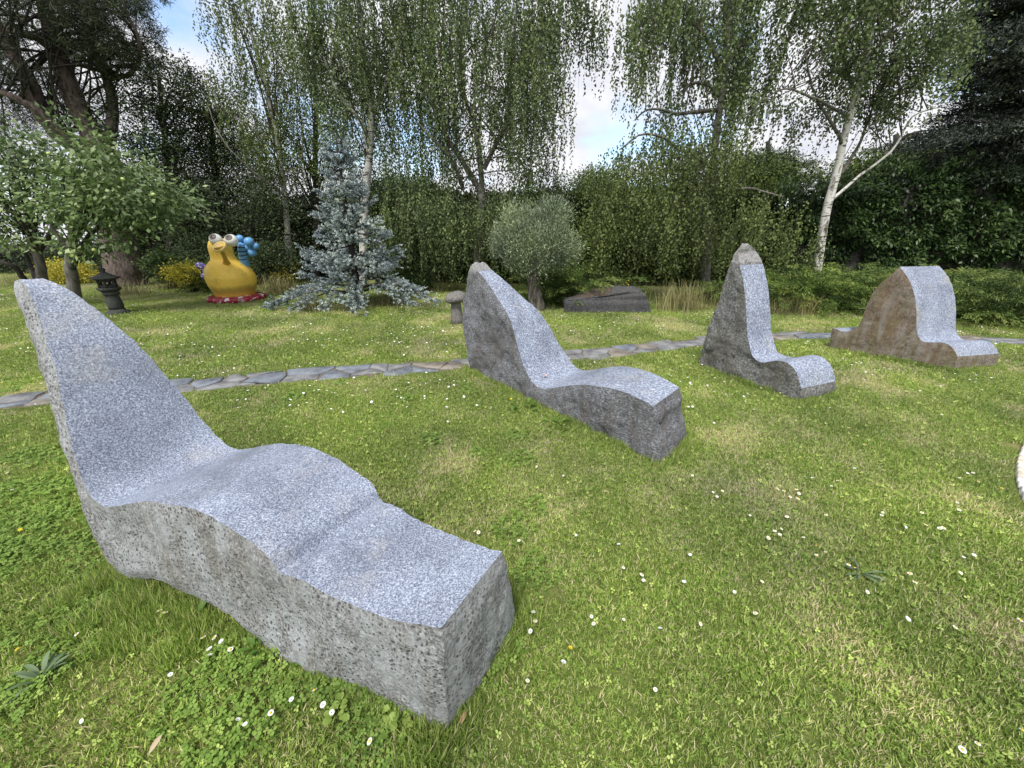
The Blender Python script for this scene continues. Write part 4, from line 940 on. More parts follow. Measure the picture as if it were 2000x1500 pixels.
cedar(1960, 11.0, [(1980 + rt.uniform(-30, 60), y, 95 + (y + 100) * .16 + rt.uniform(-25, 25), rt.uniform(-.8, .6), .08) for y in np.linspace(-70, 400, 24)], 'towering dark cedar at the right edge with tiered drooping boughs', 230, 1, .17)
cedar(1760, 17.0, [(1740, 292, 45, 0, .05), (1775, 305, 55, -.5, .05), (1820, 318, 60, .4, .05), (1760, 330, 90, 0, .05), (1850, 340, 60, 0, .05), (1800, 270, 40, .3, .05), (1850, 285, 60, .2, .05)], 'far flat-topped cedar seen to the right of the white birch trunk', 170, 1)
cedar(1500, 18.0, [(1500, 305, 55, 0, .05), (1480, 325, 60, -.5, .05), (1540, 320, 50, .3, .05), (1510, 345, 80, 0, .05)], 'far flat-topped cedar seen to the left of the white birch trunk', 170, 1)

# ------------------------------------------------------------------ hedges, shrubs, juniper, tall grass
def hedge(name, path_xy_, height, depth, mat, n, L, W, lab, cat='hedge', lump=.12, ragged=.15, down=.35, group=None):
    """clipped or loose hedge: a dark backing shell for its shaded inside and leaves standing on its faces; height may be a list along the run"""
    P = np.array(path_xy_, float); b = P.mean(0); t = empty(name, (b[0], b[1], 0), lab, cat, group)
    d = np.r_[0, np.cumsum(np.linalg.norm(np.diff(P, axis=0), axis=1))]; Hh = np.broadcast_to(np.array(height, float), (len(P),))
    T = nrm(np.gradient(P, axis=0)); Nn = np.c_[T[:, 1], -T[:, 0]]
    if (Nn @ np.array([0, -1.0])).mean() < 0: Nn = -Nn
    def face(s_, v, o):                                   # along, height fraction, out
        x = np.interp(s_, d, P[:, 0]); y = np.interp(s_, d, P[:, 1]); h = np.interp(s_, d, Hh)
        nx_ = np.interp(s_, d, Nn[:, 0]); ny_ = np.interp(s_, d, Nn[:, 1])
        return np.c_[x + nx_ * o, y + ny_ * o, v * h], np.c_[nx_, ny_, 0 * nx_]
    # dark backing shell: shade inside the hedge put into its colour
    k = 40; s_ = np.linspace(0, d[-1], k); rows = []
    for v, o in ((0, -.02), (.5, -.10), (.93, -.16), (.97, -depth * .5), (.93, -depth + .12), (0, -depth + .1)):
        q, _ = face(s_, np.full(k, v), np.full(k, o)); q += rng.normal(size=q.shape) * .02; rows.append(q)
    V = np.concatenate(rows); a_, b_ = np.meshgrid(np.arange(5), np.arange(k - 1), indexing='ij')
    F = np.stack([a_ * k + b_, a_ * k + b_ + 1, (a_ + 1) * k + b_ + 1, (a_ + 1) * k + b_], -1).reshape(-1, 4)
    mk('branch', V, F, BK_DARK, t)  # solid backing sheet rather than separate branches
    lv = Acc()
    m = int(n * .8); s_ = rng.uniform(0, d[-1], m); v = rng.random(m) ** .9
    Q, Nf = face(s_, v, 0 * s_)
    lumpv = np.array([noise.fractal(Vector((a * 1.6, c * 1.6, 3.3)), 1, 2, 3) for a, c in zip(s_, Q[:, 2])])
    o = lump * lumpv + rng.normal(0, ragged * .45, m)
    C = Q + Nf * o[:, None]
    A = nrm(Nf * .7 + rng.normal(size=(m, 3)) * .55 + np.array([0, 0, -down]))
    V, F = lq(C, A, L * rng.uniform(.6, 1.3, m), W * rng.uniform(.7, 1.25, m), up=nrm(rng.normal(size=(m, 3)) * .5 + np.array([0, 0, 1.0])))
    lv.add(V, F, np.repeat(np.clip(.5 + .30 * lumpv + rng.normal(0, .2, m), 0, 1), 4))
    m = n - m; s_ = rng.uniform(0, d[-1], m)
    Q, Nf = face(s_, np.full(m, 1.0), -rng.random(m) * depth)
    lumpv = np.array([noise.fractal(Vector((a * 1.3, c * 1.3, 9.1)), 1, 2, 3) for a, c in zip(s_, Q[:, 1])])
    C = Q + np.array([0, 0, 1.0]) * (-.05 + lump * 1.6 * lumpv + np.abs(rng.normal(0, ragged, m)))[:, None]
    A = nrm(np.array([0, -.2, .6]) + rng.normal(size=(m, 3)) * .7)
    V, F = lq(C, A, L * rng.uniform(.6, 1.3, m), W * rng.uniform(.7, 1.25, m))
    lv.add(V, F, np.repeat(np.clip(.58 + .2 * lumpv + rng.normal(0, .2, m), 0, 1), 4))
    lv.build('foliage', mat, t)
    return t
def X(px, Y, py=560): return (at(px, py, Y)[0], Y)
hz = lambda py, Y: at(1000, py, Y)[2]
hedge('clipped_hedge', [X(735, 12.9), X(850, 12.8), X(1000, 12.6), X(1150, 12.3), X(1300, 12.0), X(1480, 11.6)], [hz(388, 12.9), hz(385, 12.8), hz(385, 12.6), hz(382, 12.3), hz(378, 12.0), hz(372, 11.6)], 1.2, L_HEDGE, 60000, .10, .045, 'tall dense green hedge closing the lawn behind the olive and birches', lump=.10, ragged=.11)
hedge('laurel_hedge', [X(1480, 11.2), X(1560, 10.9), X(1680, 10.6), X(1800, 10.3), X(1930, 9.9), X(2060, 9.5), X(2220, 9.0)], [hz(400, 11.2), hz(385, 10.9), hz(350, 10.6), hz(335, 10.3), hz(330, 9.9), hz(320, 9.5), 3.4], 1.6, L_LAUREL, 46000, .125, .05, 'dark glossy laurel hedge behind the white birch trunk on the right', lump=.36, ragged=.15, down=.5)
hedge('dark_hedge', [X(280, 14.2), X(400, 14.1), X(520, 14.0), X(640, 13.8), X(760, 13.6)], [hz(390, 14), hz(395, 14), hz(400, 14), hz(392, 14), hz(380, 13.6)], 1.2, L_DARK, 26000, .10, .055, 'shadowy dark hedge behind the yellow jug sculpture and the blue spruce', lump=.25, ragged=.16)
hedge('dark_hedge', [X(-420, 16.5), X(-200, 16.2), X(0, 15.9), X(150, 15.6), X(300, 15.2)], [hz(476, 16)] * 5, 1.0, L_DARK, 15000, .10, .055, 'low dark hedge on the skyline behind the apple trees at the left', lump=.15, ragged=.12)

def bush(name, px, py, rx, ry, Y, mat, n, per, L, W, lab, cat='shrub', group=None, depth=None, flat=.7, cr=.10, droop=.1, out=.8):
    b = np.array([at(px, py, Y)[0], Y, 0]); t = empty(name, tuple(b), lab, cat, group)
    c = pxblob(px, py, rx, ry, Y, depth or .5)
    bl = [c] + [(c[0] + rng.uniform(-.6, .6) * c[3], c[1] + rng.uniform(-.4, .4) * c[4], max(.1, c[2] + rng.uniform(-.4, .4) * c[5]), c[3] * .55, c[4] * .6, c[5] * .6) for _ in range(4)]
    tw, lv = Acc(), Acc(); P_ = crown_clumps(lv, bl, n, per, cr, L, W, droop=droop, flat=flat, outward=out)
    for q in P_[::max(1, n // 14)]: limb(tw, [b + rng.normal(size=3) * np.array([.08, .08, 0]), (b + q) / 2, q], .015, .004, 5, 7)
    tag(tw.build('stem', BK_DARK, t), kind='stuff'); lv.build('foliage', mat, t)
    return t
bush('golden_shrub', 372, 535, 34, 18, 10.9, L_YELLOW, 160, 22, .055, .032, 'golden yellow shrub just left of the jug sculpture', group='golden shrubs')
bush('golden_shrub', 135, 532, 52, 22, 12.8, L_YELLOW, 230, 22, .06, .035, 'golden yellow shrub glimpsed behind the apple tree trunks', group='golden shrubs')
bush('golden_shrub', 560, 530, 20, 14, 11.5, L_YELLOW, 60, 18, .05, .03, 'small yellow-green shrub half hidden left of the blue spruce', group='golden shrubs')
bush('dark_shrub', 325, 520, 34, 30, 11.6, L_IVY, 240, 26, .06, .038, 'rounded dark green shrub right of the pine trunk', group='dark shrubs')
bush('dark_shrub', 400, 500, 40, 38, 11.6, L_DARK, 260, 26, .06, .035, 'dark shrub directly behind the eyes of the jug sculpture', group='dark shrubs')
bush('dark_shrub', 530, 510, 40, 38, 11.4, L_DARK, 260, 26, .06, .035, 'dark bronze shrub right behind the blue handle of the jug', group='dark shrubs')
bush('dark_shrub', 800, 545, 45, 16, 11.0, L_IVY, 200, 24, .06, .03, 'low dark ground shrub right of the blue spruce', group='dark shrubs')

def juniper(px, py, rx, ry, Y, n, lab, depth=.9):
    """spreading juniper: feathery boughs that arch outwards and hang over one another"""
    g = np.array([at(px, py, Y)[0], Y, 0]); t = empty('spreading_juniper', tuple(g), lab, 'juniper', 'spreading junipers')
    c = pxblob(px, py, rx, ry, Y, depth); hgt = c[2] + c[5]
    st, lv = Acc(), Acc()
    k = int(n * .55); az = rng.uniform(0, 2 * np.pi, k); el = rng.uniform(.05, 1.0, k) ** .8 * rng.uniform(.8, 1.15, k)
    base = np.c_[g[0] + rng.uniform(-.75, .75, k) * c[3], g[1] + rng.uniform(-.6, .6, k) * depth, rng.uniform(.0, .35, k) * hgt]
    reach = rng.uniform(.5, 1.1, k) * min(1.0, c[3])
    u = np.linspace(.12, 1, 15)
    d2 = np.c_[np.cos(az), np.sin(az)]
    el = rng.choice([.22, .45, .7, .98], k) + rng.normal(0, .07, k)
    Pz = base[:, None, 2] * .4 + (el * hgt * rng.uniform(.8, 1.12, k))[:, None] * (1 - (1 - u) ** 2.2)[None] - .10 * u[None] ** 3
    Pxy = base[:, None, :2] + d2[:, None, :] * (reach[:, None] * u[None] ** 1.0)[..., None]
    PP = np.concatenate([Pxy, Pz[..., None]], -1)
    TT = nrm(np.gradient(PP, axis=1))
    for q in range(0, k, 12): st.add(*tube(PP[q][::3], [.012, .009, .007, .005, .003], 4, 5, cap=False))
    m = 9
    C = np.repeat(PP.reshape(-1, 3), m, 0) + rng.normal(size=(k * 15 * m, 3)) * np.array([.045, .045, .016])
    A = nrm(np.repeat(TT.reshape(-1, 3), m, 0) * .9 + rdir(k * 15 * m) * .55 + np.array([0, 0, -.1]))
    V, F = lq(C, A, rng.uniform(.05, .10, len(C)), .013)
    tn = np.repeat(np.tile(u, k), m) * .55 + .10 + np.repeat(rng.normal(0, .20, k), 15 * m) + rng.normal(0, .08, len(C))
    lv.add(V, F, np.repeat(np.clip(tn, 0, 1), 4))
    tag(st.build('stem', BK_DARK, t), kind='stuff'); lv.build('foliage', L_JUNI, t)
juniper(1120, 558, 85, 38, 9.2, 420, 'spreading juniper between the olive trunk and the dark boulder')
juniper(1605, 572, 110, 44, 8.5, 620, 'spreading juniper around the foot of the white birch')
juniper(1450, 585, 70, 34, 8.9, 300, 'low spreading juniper behind the upright pointed chair')
juniper(1935, 592, 120, 52, 7.4, 620, 'spreading juniper behind the rusty double chair at the right edge')
juniper(1760, 570, 60, 40, 8.4, 250, 'spreading juniper hidden behind the back of the rusty double chair')
juniper(420, 520, 50, 20, 11.2, 180, 'spreading juniper in the shade behind the jug sculpture')

def grass_clump(px, py, Y, w, h, n, lab, lean=.25):
    b = np.array([at(px, py, Y)[0], Y, 0]); t = empty('grass_clump', tuple(b), lab, 'tall grass', 'tall dry grasses along the lawn edge')
    k = n; bs = b + np.c_[rng.normal(0, w * .5, k), rng.normal(0, w * .3, k), 0 * np.zeros(k)]
    az = rng.uniform(0, 2 * np.pi, k); ln = h * rng.uniform(.5, 1.15, k); le = np.abs(rng.normal(0, lean, k)) + .05
    u = np.linspace(0, 1, 5)
    ctr = bs[:, None] + np.stack([np.cos(az)[:, None] * (ln * le)[:, None] * u ** 2 * 1.6, np.sin(az)[:, None] * (ln * le)[:, None] * u ** 2 * 1.6, ln[:, None] * (u - .35 * le[:, None] * u ** 2.5)], -1)
    side = np.c_[-np.sin(az), np.cos(az), 0 * az][:, None] * (.0045 * (1 - .85 * u))[None, :, None]
    V = np.stack([ctr - side, ctr + side], 2).reshape(-1, 3)
    i, j = np.meshgrid(np.arange(k), np.arange(4), indexing='ij'); o = i * 10 + j * 2
    lv = Acc(); lv.add(V, np.stack([o, o + 1, o + 3, o + 2], -1).reshape(-1, 4), np.repeat(np.clip(rng.normal(.5, .25, k), 0, 1), 10))
    lv.build('blade', L_HAY, t)['kind'] = 'stuff'
for px, py, Y, w, h, n, lab in [(545, 570, 10.6, .45, .55, 420, 'pale dry grass beside the jug sculpture'), (610, 600, 8.2, .35, .42, 300, 'dry grass under the left branches of the blue spruce'), (760, 595, 8.9, .5, .34, 300, 'grass growing round the trunk of the blue spruce'), (1330, 600, 8.3, .5, .62, 520, 'tall straw-coloured grass right of the dark boulder'), (1210, 580, 9.0, .45, .6, 320, 'straw-coloured grass with yellow flowers behind the dark boulder'), (1480, 620, 8.0, .5, .35, 300, 'grass at the foot of the low juniper'), (1560, 620, 7.9, .5, .42, 300, 'dry grass in front of the white birch'), (255, 590, 10.4, .8, .40, 420, 'long grass round the foot of the pine'), (330, 565, 11.5, .7, .35, 260, 'long grass in front of the rounded dark shrub'), (860, 575, 11.2, .8, .40, 340, 'dry grass in front of the hedge left of the tallest lounger back'), (1420, 600, 8.6, .4, .5, 260, 'dry grass left of the upright pointed chair'), (30, 540, 12.5, 1.2, .4, 360, 'long meadow grass under the apple trees')]:
    grass_clump(px, py, Y, w, h, n, lab)

# ------------------------------------------------------------------ stone lantern
dark_stone = granite_rough('dark_lantern_stone', (0.02, 0.021, 0.02), (0.05, 0.052, 0.048), (0.10, 0.10, 0.09), stain=[(0.05, 0.058, 0.04)], coarse=30, bd=.008)
lb = ground_at(232, 613); t = empty('stone_lantern', tuple(lb), 'small dark stone garden lantern with upturned roof standing on the lawn by the pine', 'lantern')
hexl = lambda a: 1 / np.cos(((a + np.pi / 6) % (np.pi / 3)) - np.pi / 6) * .94
def lp(name, prof, sides, lob=None, smooth=False):
    V, F = lathe([(r, z) for r, z in prof], sides, 0, 0, lob); return mk(name, V + lb, F, dark_stone, t, smooth)
lp('base', [(.0, .0), (.19, 0), (.19, .05), (.14, .075), (.13, .10), (0, .10)], 24)
lp('post', [(.0, .09), (.115, .09), (.125, .16), (.125, .24), (.105, .37), (.10, .40), (0, .40)], 24, None, True)
lp('collar', [(0, .39), (.125, .39), (.135, .42), (.12, .455), (0, .455)], 24)
lp('platform', [(0, .45), (.13, .455), (.175, .50), (.175, .535), (0, .535)], 12, hexl)
V, F = [], []
fb = Acc()
for k in range(6):
    a = k * math.pi / 3; c, s_ = math.cos(a), math.sin(a)
    v, f = box((.115, -.02, .53), (.145, .02, .685)); R_ = np.array([[c, s_, 0], [-s_, c, 0], [0, 0, 1]]); fb.add(v @ R_ + lb, f)
    a += math.pi / 6; c, s_ = math.cos(a), math.sin(a); R_ = np.array([[c, s_, 0], [-s_, c, 0], [0, 0, 1]])
    for z0, z1 in ((.535, .585), (.645, .69)):
        v, f = box((.09, -.062, z0), (.116, .062, z1)); fb.add(v @ R_ + lb, f)
fb.build('firebox', dark_stone, t)
lp('roof', [(0, .68), (.13, .68), (.225, .715), (.218, .735), (.16, .755), (.09, .80), (.05, .83), (0, .83)], 12, lambda a: hexl(a) * (1 + .05 * np.cos(6 * a)))
lp('finial', [(0, .82), (.05, .825), (.035, .845), (.055, .875), (.035, .905), (0, .925)], 16, None, True)

# ------------------------------------------------------------------ staddle stone
ss = granite_rough('staddle_stone', (0.075, 0.07, 0.065), (0.16, 0.15, 0.14), (0.26, 0.25, 0.235), stain=[(0.20, 0.19, 0.17)], coarse=40, bd=.01)
sb = ground_at(893, 632); t = empty('staddle_stone', tuple(sb), 'grey mushroom-shaped staddle stone beside the tall lounger back', 'staddle stone')
V, F = lathe([(0, -.03), (.125, -.03), (.118, .1), (.10, .25), (.085, .40), (.08, .44), (0, .44)], 24)
V[:, :2] *= (1 + .03 * np.sin(V[:, 2:3] * 9 + V[:, 0:1] * 20)); mk('stem', V + sb, F, ss, t, True)
V, F = lathe([(0, .425), (.09, .42), (.15, .405), (.185, .425), (.197, .46), (.185, .505), (.14, .55), (.07, .575), (0, .58)], 28)
V[:, 2] += .012 * np.sin(V[:, 0] * 14) + .01 * np.sin(V[:, 1] * 17); mk('cap', V + sb, F, ss, t, True)

# ------------------------------------------------------------------ low dark boulder behind
bm_ = granite_rough('dark_boulder', (0.04, 0.04, 0.043), (0.085, 0.085, 0.09), (0.16, 0.155, 0.155), stain=[(0.10, 0.095, 0.085)], coarse=26, bd=.03)
lich = granite_rough('lichen_boulder', (0.045, 0.043, 0.042), (0.085, 0.07, 0.055), (0.17, 0.105, 0.055), coarse=14, bd=.03)
Yr = 8.0
prof = [(1104, 612), (1104, 590), (1116, 586), (1160, 582), (1185, 577), (1215, 572), (1250, 570), (1262, 576), (1268, 592), (1272, 620)]
pf = np.array([at(x, y, Yr) for x, y in prof]); pf[0, 2] = pf[-1, 2] = -.05
n = len(pf); levels = [(0, 0, 1), (.04, .0, 1.0), (.30, .0, 1.0), (.62, .02, .93), (.78, -.08, .8)]
rows = []
top_extra = np.array([0, 0, .0, .10, .13, .09, .05, .02, .0, 0])
for k_, (dy, dz, sc) in enumerate(levels):
    q = pf.copy(); q[:, 1] += dy; q[:, 2] = np.maximum(-.05, q[:, 2] * sc + (top_extra if 2 <= k_ <= 3 else 0)); q[:, 0] = q[:, 0].mean() + (q[:, 0] - q[:, 0].mean()) * (1 if k_ < 3 else .95)
    rows.append(q)
dense = []
for q in rows: dense.append(spline(np.c_[q], 46))
dense = np.array(dense); dense = np.array([[np.interp(np.linspace(0, 4, 22), range(5), dense[:, i, k_]) for k_ in range(3)] for i in range(46)]).transpose(2, 0, 1)
V = dense.reshape(-1, 3); nzs = fbm(V, 6, 4, 2.2); V = V + np.c_[nzs * .02, -nzs * .03, nzs * .03]
a_, b_ = np.meshgrid(np.arange(21), np.arange(45), indexing='ij')
F = np.stack([a_ * 46 + b_, a_ * 46 + b_ + 1, (a_ + 1) * 46 + b_ + 1, (a_ + 1) * 46 + b_], -1).reshape(-1, 4)
Ff = np.array([[i, 45 - i - 0, 44 - i, i + 1] for i in range(22)])
midx = np.zeros(len(F), int)
fc = V[F].mean(1); midx[(fc[:, 2] > .30) & (fc[:, 0] < at(1200, 580, Yr)[0]) & (fc[:, 1] > Yr + .05) & (fc[:, 1] < Yr + .38)] = 1
rk = mk('boulder', V, [F, Ff], None, None, False, origin=(pf[:, 0].mean(), Yr + .3, 0), mats=[bm_, lich], midx=np.r_[midx, np.zeros(len(Ff), int)])
tag(rk, 'long low dark boulder with orange lichen on its flat ledge, right of the olive', 'boulder')

# ------------------------------------------------------------------ yellow jug sculpture
J0 = ground_at(456, 586); JY = J0[1]
def J(zx, zy, dy=0.0): return at(370 + zx / 9.375, 440 + zy / 9.375, JY + dy)
M_ = 1 / 735.0
jug = empty('jug_sculpture', tuple(J0), 'yellow jug sculpture with bulging eyes, a spout nose and a blue striped handle', 'sculpture')
def paint(name, col, rough=.35, dirt=(.35, .3, .2), amt=.5, sc=3.0):
    m, t, b, o = new_mat(name)
    n = tex(t, 'noise', sc, 6, .65); r = ramp(t, [(.52, (0, 0, 0)), (.72, (amt,) * 3)]); t.links.new(n.outputs['Fac'], r.inputs[0])
    n2 = tex(t, 'noise', 30, 3); r2 = ramp(t, [(.3, (.9, .9, .9)), (.7, (1.08, 1.08, 1.08))]); t.links.new(n2.outputs['Fac'], r2.inputs[0])
    t.links.new(mixc(t, 1.0, mixc(t, r.outputs[0], col, tuple(c * .75 for c in dirt)), r2.outputs[0], 'MULTIPLY'), b.inputs['Base Color'])
    b.inputs['Roughness'].default_value = rough; bump(t, b, n2.outputs['Fac'], .004)
    return m
yel = paint('yellow_paint', (0.95, 0.63, 0.11), .4, (.62, .42, .12), .45)
# darker orange-brown band low on the belly, blended into the yellow by height
tt = yel.node_tree; bb = [n for n in tt.nodes if n.type == 'BSDF_PRINCIPLED'][0]
lk = bb.inputs['Base Color'].links[0].from_socket
tcx = N(tt, 'ShaderNodeTexCoord'); sp_ = N(tt, 'ShaderNodeSeparateXYZ'); tt.links.new(tcx.outputs['Object'], sp_.inputs[0])
nz = tex(tt, 'noise', 5, 5, .7); ad = N(tt, 'ShaderNodeMath', operation='MULTIPLY_ADD'); ad.inputs[1].default_value = .22; tt.links.new(nz.outputs['Fac'], ad.inputs[0]); tt.links.new(sp_.outputs['Z'], ad.inputs[2])
rb = ramp(tt, [(.22, (.58, .20, .03)), (.30, (.55, .30, .05)), (.38, (.36, .25, .06)), (.47, (.36, .25, .06)), (.54, (.95, .63, .11))]); tt.links.new(ad.outputs[0], rb.inputs[0])
rm = ramp(tt, [(.42, (.75, .75, .75)), (.56, (0, 0, 0))]); tt.links.new(ad.outputs[0], rm.inputs[0])
tt.links.new(mixc(tt, rm.outputs[0], lk, rb.outputs[0]), bb.inputs['Base Color'])
blu = paint('blue_paint', (0.13, 0.33, 0.62), .35, (.1, .25, .45), .3); nav = paint('navy_paint', (0.015, 0.02, 0.05), .4)
wht = paint('white_paint', (0.80, 0.79, 0.76), .25, (.6, .58, .5), .2); gry = paint('grey_paint', (0.19, 0.165, 0.15), .4); blk = paint('black_paint', (0.012, 0.012, 0.013), .3)
bx_ = at(370 + 770 / 9.375, 580, JY)[0] + .12
prof = [(.0, .07), (.46, .075), (.53, .20), (.60, .34), (.64, .50), (.635, .60), (.58, .74), (.48, .84), (.40, .90), (.325, .97), (.30, 1.06), (.30, 1.18), (.285, 1.27), (.23, 1.37), (.12, 1.43), (.0, 1.44)]
ps = spline(np.array(prof), 60); ps[:, 0] = np.maximum(ps[:, 0], 0) * .81; V, F = lathe(ps, 56, 0, 0)
sh = np.clip((V[:, 2] - .5) / .6, 0, 1); V[:, 0] -= .04 * sh * sh * (3 - 2 * sh); V[:, 1] -= .05 * sh
mk('body', V + np.array([bx_, JY, 0]), F, yel, jug, True)
red = paint('red_and_white_paint', (0.30, 0.015, 0.035), .25)
tt = red.node_tree; bb = [n for n in tt.nodes if n.type == 'BSDF_PRINCIPLED'][0]; lk = bb.inputs['Base Color'].links[0].from_socket
nz = tex(tt, 'noise', 3.4, 4, .6, stretch=(1, 1, 2)); rr2 = ramp(tt, [(.56, (0, 0, 0)), (.60, (1, 1, 1))]); tt.links.new(nz.outputs['Fac'], rr2.inputs[0])
tt.links.new(mixc(tt, rr2.outputs[0], lk, (.74, .70, .70)), bb.inputs['Base Color'])
V, F = lathe([(0, -.02), (.53, -.02), (.59, .02), (.605, .07), (.58, .115), (.51, .135), (.42, .14), (0, .14)], 132, 0, 0, lambda a: 1 + .09 * np.abs(np.cos(5.5 * a)) - .05)
mk('base', V + np.array([bx_ + .02, JY, 0]), F, red, jug, True)
# spout nose, its tube coloured a darker gold than the body
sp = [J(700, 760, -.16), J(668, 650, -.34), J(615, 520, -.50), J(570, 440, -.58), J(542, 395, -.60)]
V, F = tube(sp, [.12, .055, .042, .05, .105], 24, 34); spn = mk('spout', V, F, paint('dark_gold_spout', (0.52, 0.33, 0.06), .4, (.4, .3, .1), .5), jug, True)
c_ = J(540, 388, -.62); dirn = nrm((np.array(sp[-1]) - np.array(sp[-2]))[None])[0]; dirn = nrm((dirn * .25 + np.array([-.05, -.72, .70]))[None])[0]
e1 = nrm(np.cross(dirn, [0, 0, 1.0])[None])[0]; e2 = np.cross(e1, dirn)
cup = [(.0, -.03), (.085, -.025), (.118, .0), (.134, .02), (.150, .010), (.140, -.04), (.10, -.08)]
V, F = lathe(cup, 32); V = V[:, :1] * e1 + V[:, 1:2] * e2 + V[:, 2:3] * dirn + c_; mk('spout_rim', V, F, paint('pale_yellow_paint', (0.90, 0.66, 0.24), .4, (.8, .6, .3), .3), jug, True)
for ex, ey, rr3, dx in ((485, 265, 112, .04), (768, 280, 116, .10)):
    c = J(ex, ey, -.26); r = rr3 * M_ * .86
    eye = mk('eye', *ball(c, r, 32, 20), wht, jug, True)
    for nm, sz, k_, m_ in (('iris', .58, 1.012, gry), ('pupil', .26, 1.022, blk)):
        d = nrm(np.array([[dx + .05, -.72, .55]]))[0]; u1 = nrm(np.cross(d, [0, 0, 1.0])[None])[0]; u2 = np.cross(u1, d)
        th = np.linspace(.001, sz, 6); V, F = lathe(np.c_[np.sin(th), np.cos(th)], 28); V = (V[:, :1] * u1 + V[:, 1:2] * u2 + V[:, 2:3] * d) * r * k_ + c
        mk(nm, V, F, m_, eye, True)
hp = [J(1020, 740, .12), J(1000, 620, .10), J(975, 480, .06), J(970, 380, .04), J(985, 320, .04)]
V, F = tube(hp, [.10, .10, .098, .095, .08], 24, 30); hd = mk('handle', V, F, blu, jug, True)
Qh = spline(np.array(hp), 60); Th = nrm(np.gradient(Qh, axis=0))
for zy in (395, 462, 535, 615):
    i = int(np.argmin(abs(Qh[:, 2] - J(980, zy, .06)[2]))); seg = Qh[max(0, i - 1):i + 2]
    mid, d = Qh[i], Th[i]; d = nrm((d + np.array([-.25, 0, -.0]))[None])[0]
    V, F = tube([mid - d * .011, mid + d * .011], [.104, .104], 24, 3); mk('stripe', V, F, nav, hd, True)
for zx, zy, r, dy in ((1095, 400, 85, .08), (925, 245, 72, .02), (1090, 303, 88, -.03), (1212, 385, 66, .04), (1150, 500, 80, .06), (1010, 300, 60, .12)):
    mk('flower_petal', *ball(J(zx, zy, dy), r * M_ * .87, 24, 16), blu, jug, True)
m, t_, b_, o_ = new_mat('purple_dotted_paint'); vo = tex(t_, 'voronoi', 18); rv = ramp(t_, [(.28, (.70, .68, .76)), (.34, (.13, .10, .34))]); t_.links.new(vo.outputs['Distance'], rv.inputs[0]); t_.links.new(rv.outputs[0], b_.inputs['Base Color']); b_.inputs['Roughness'].default_value = .35
V, F = tube([J(360, 830, .1), J(280, 790, .05), J(200, 745, .0), J(135, 712, 0)], [.10, .10, .085, .05], 18, 16); mk('tail', V, F, m, jug, True)
mk('tail', *ball(J(275, 930, .12), .075, 20, 14, (1, 1, 1.1)), m, jug, True)

# ------------------------------------------------------------------ lawn grass: patches of blades, set out by geometry nodes
def grass_mat(name, stops, transl=.3, drift=.22):
    m = leaf_mat(name, stops, rough=.6, transl=transl, spec=.2, patch=drift, pscale=.8)
    return m
G_LAWN = grass_mat('lawn_blade', [(0.0, (0.085, 0.15, 0.022)), (0.45, (0.245, 0.36, 0.072)), (0.74, (0.47, 0.57, 0.165)), (0.82, (0.56, 0.50, 0.28)), (1.0, (0.76, 0.68, 0.48))])
G_CLOVER = grass_mat('clover_leaf', [(0.0, (0.07, 0.14, 0.022)), (0.5, (0.19, 0.30, 0.062)), (1.0, (0.40, 0.50, 0.15))])
def blades(acc, n, size, h0, h1, w, lean, dry, rg):
    bs = np.c_[rg.uniform(-size / 2, size / 2, (n, 2)), np.full(n, -.004)]
    az = rg.uniform(0, 2 * np.pi, n); ln = rg.uniform(h0, h1, n); le = np.clip(np.abs(rg.normal(lean * .75, lean * .45, n)), 0, 1.42)
    u = np.array([0, .5, 1.0]); th = le[:, None] * (.55 + .45 * u)
    hx = np.cumsum(np.c_[0 * ln, np.sin(th[:, :2]) * (ln / 2)[:, None]], 1); hzv = np.cumsum(np.c_[0 * ln, np.cos(th[:, :2]) * (ln / 2)[:, None]], 1)
    ctr = bs[:, None] + np.stack([np.cos(az)[:, None] * hx, np.sin(az)[:, None] * hx, hzv], -1)
    tw = az + rg.normal(0, .6, n)
    side = np.stack([-np.sin(tw), np.cos(tw), 0 * tw], -1)
    V = np.stack([ctr[:, 0] - side * w / 2, ctr[:, 0] + side * w / 2, ctr[:, 1] + side * w * .42, ctr[:, 1] - side * w * .42, ctr[:, 2]], 1).reshape(-1, 3)
    o = np.arange(n) * 5
    T = np.where(rg.random(n) < dry, rg.uniform(.78, 1.0, n), np.clip(rg.normal(.42, .24, n), 0, .76))
    acc.add(V, np.stack([o, o + 1, o + 2, o + 3], -1), np.repeat(T, 5))
    f3 = np.stack([o + 3, o + 2, o + 4], -1); acc.F.append(f3 + acc.n - len(V)); 
def clover(acc, n, size, rg, s0=.006, s1=.010):
    for q in range(n):
        c = np.array([*rg.uniform(-size / 2, size / 2, 2), rg.uniform(.012, .034)]); a0 = rg.uniform(0, 6.28); tn = np.clip(rg.normal(.45, .18), 0, .74); r = rg.uniform(s0, s1)
        tilt = rg.normal(0, .35, 2)
        for k_ in range(3):
            a = a0 + k_ * 2.094; d = np.array([math.cos(a), math.sin(a), 0]); s_ = np.array([-d[1], d[0], 0])
            P = [c, c + d * r * 1.1 + s_ * r * .85, c + d * r * 2.0 + s_ * r * .35, c + d * r * 2.0 - s_ * r * .35, c + d * r * 1.1 - s_ * r * .85]
            P = np.array(P); P[:, 2] += (P[:, :2] - c[:2]) @ tilt
            acc.add(P, np.array([[0, 1, 2, 3]]), tn); acc.F.append(np.array([[0, 3, 4]]) + acc.n - 5)
PS = .20
protos = bpy.data.collections.new('grass_patch_source')      # not linked to the scene: only a source for the lawn
def proto(k, build, mat):
    a = Acc(); build(a); o = bpy.data.objects.new('patch_%02d' % k, a.data('patch', mat)); protos.objects.link(o)
rg = np.random.default_rng(3)
NB = 620
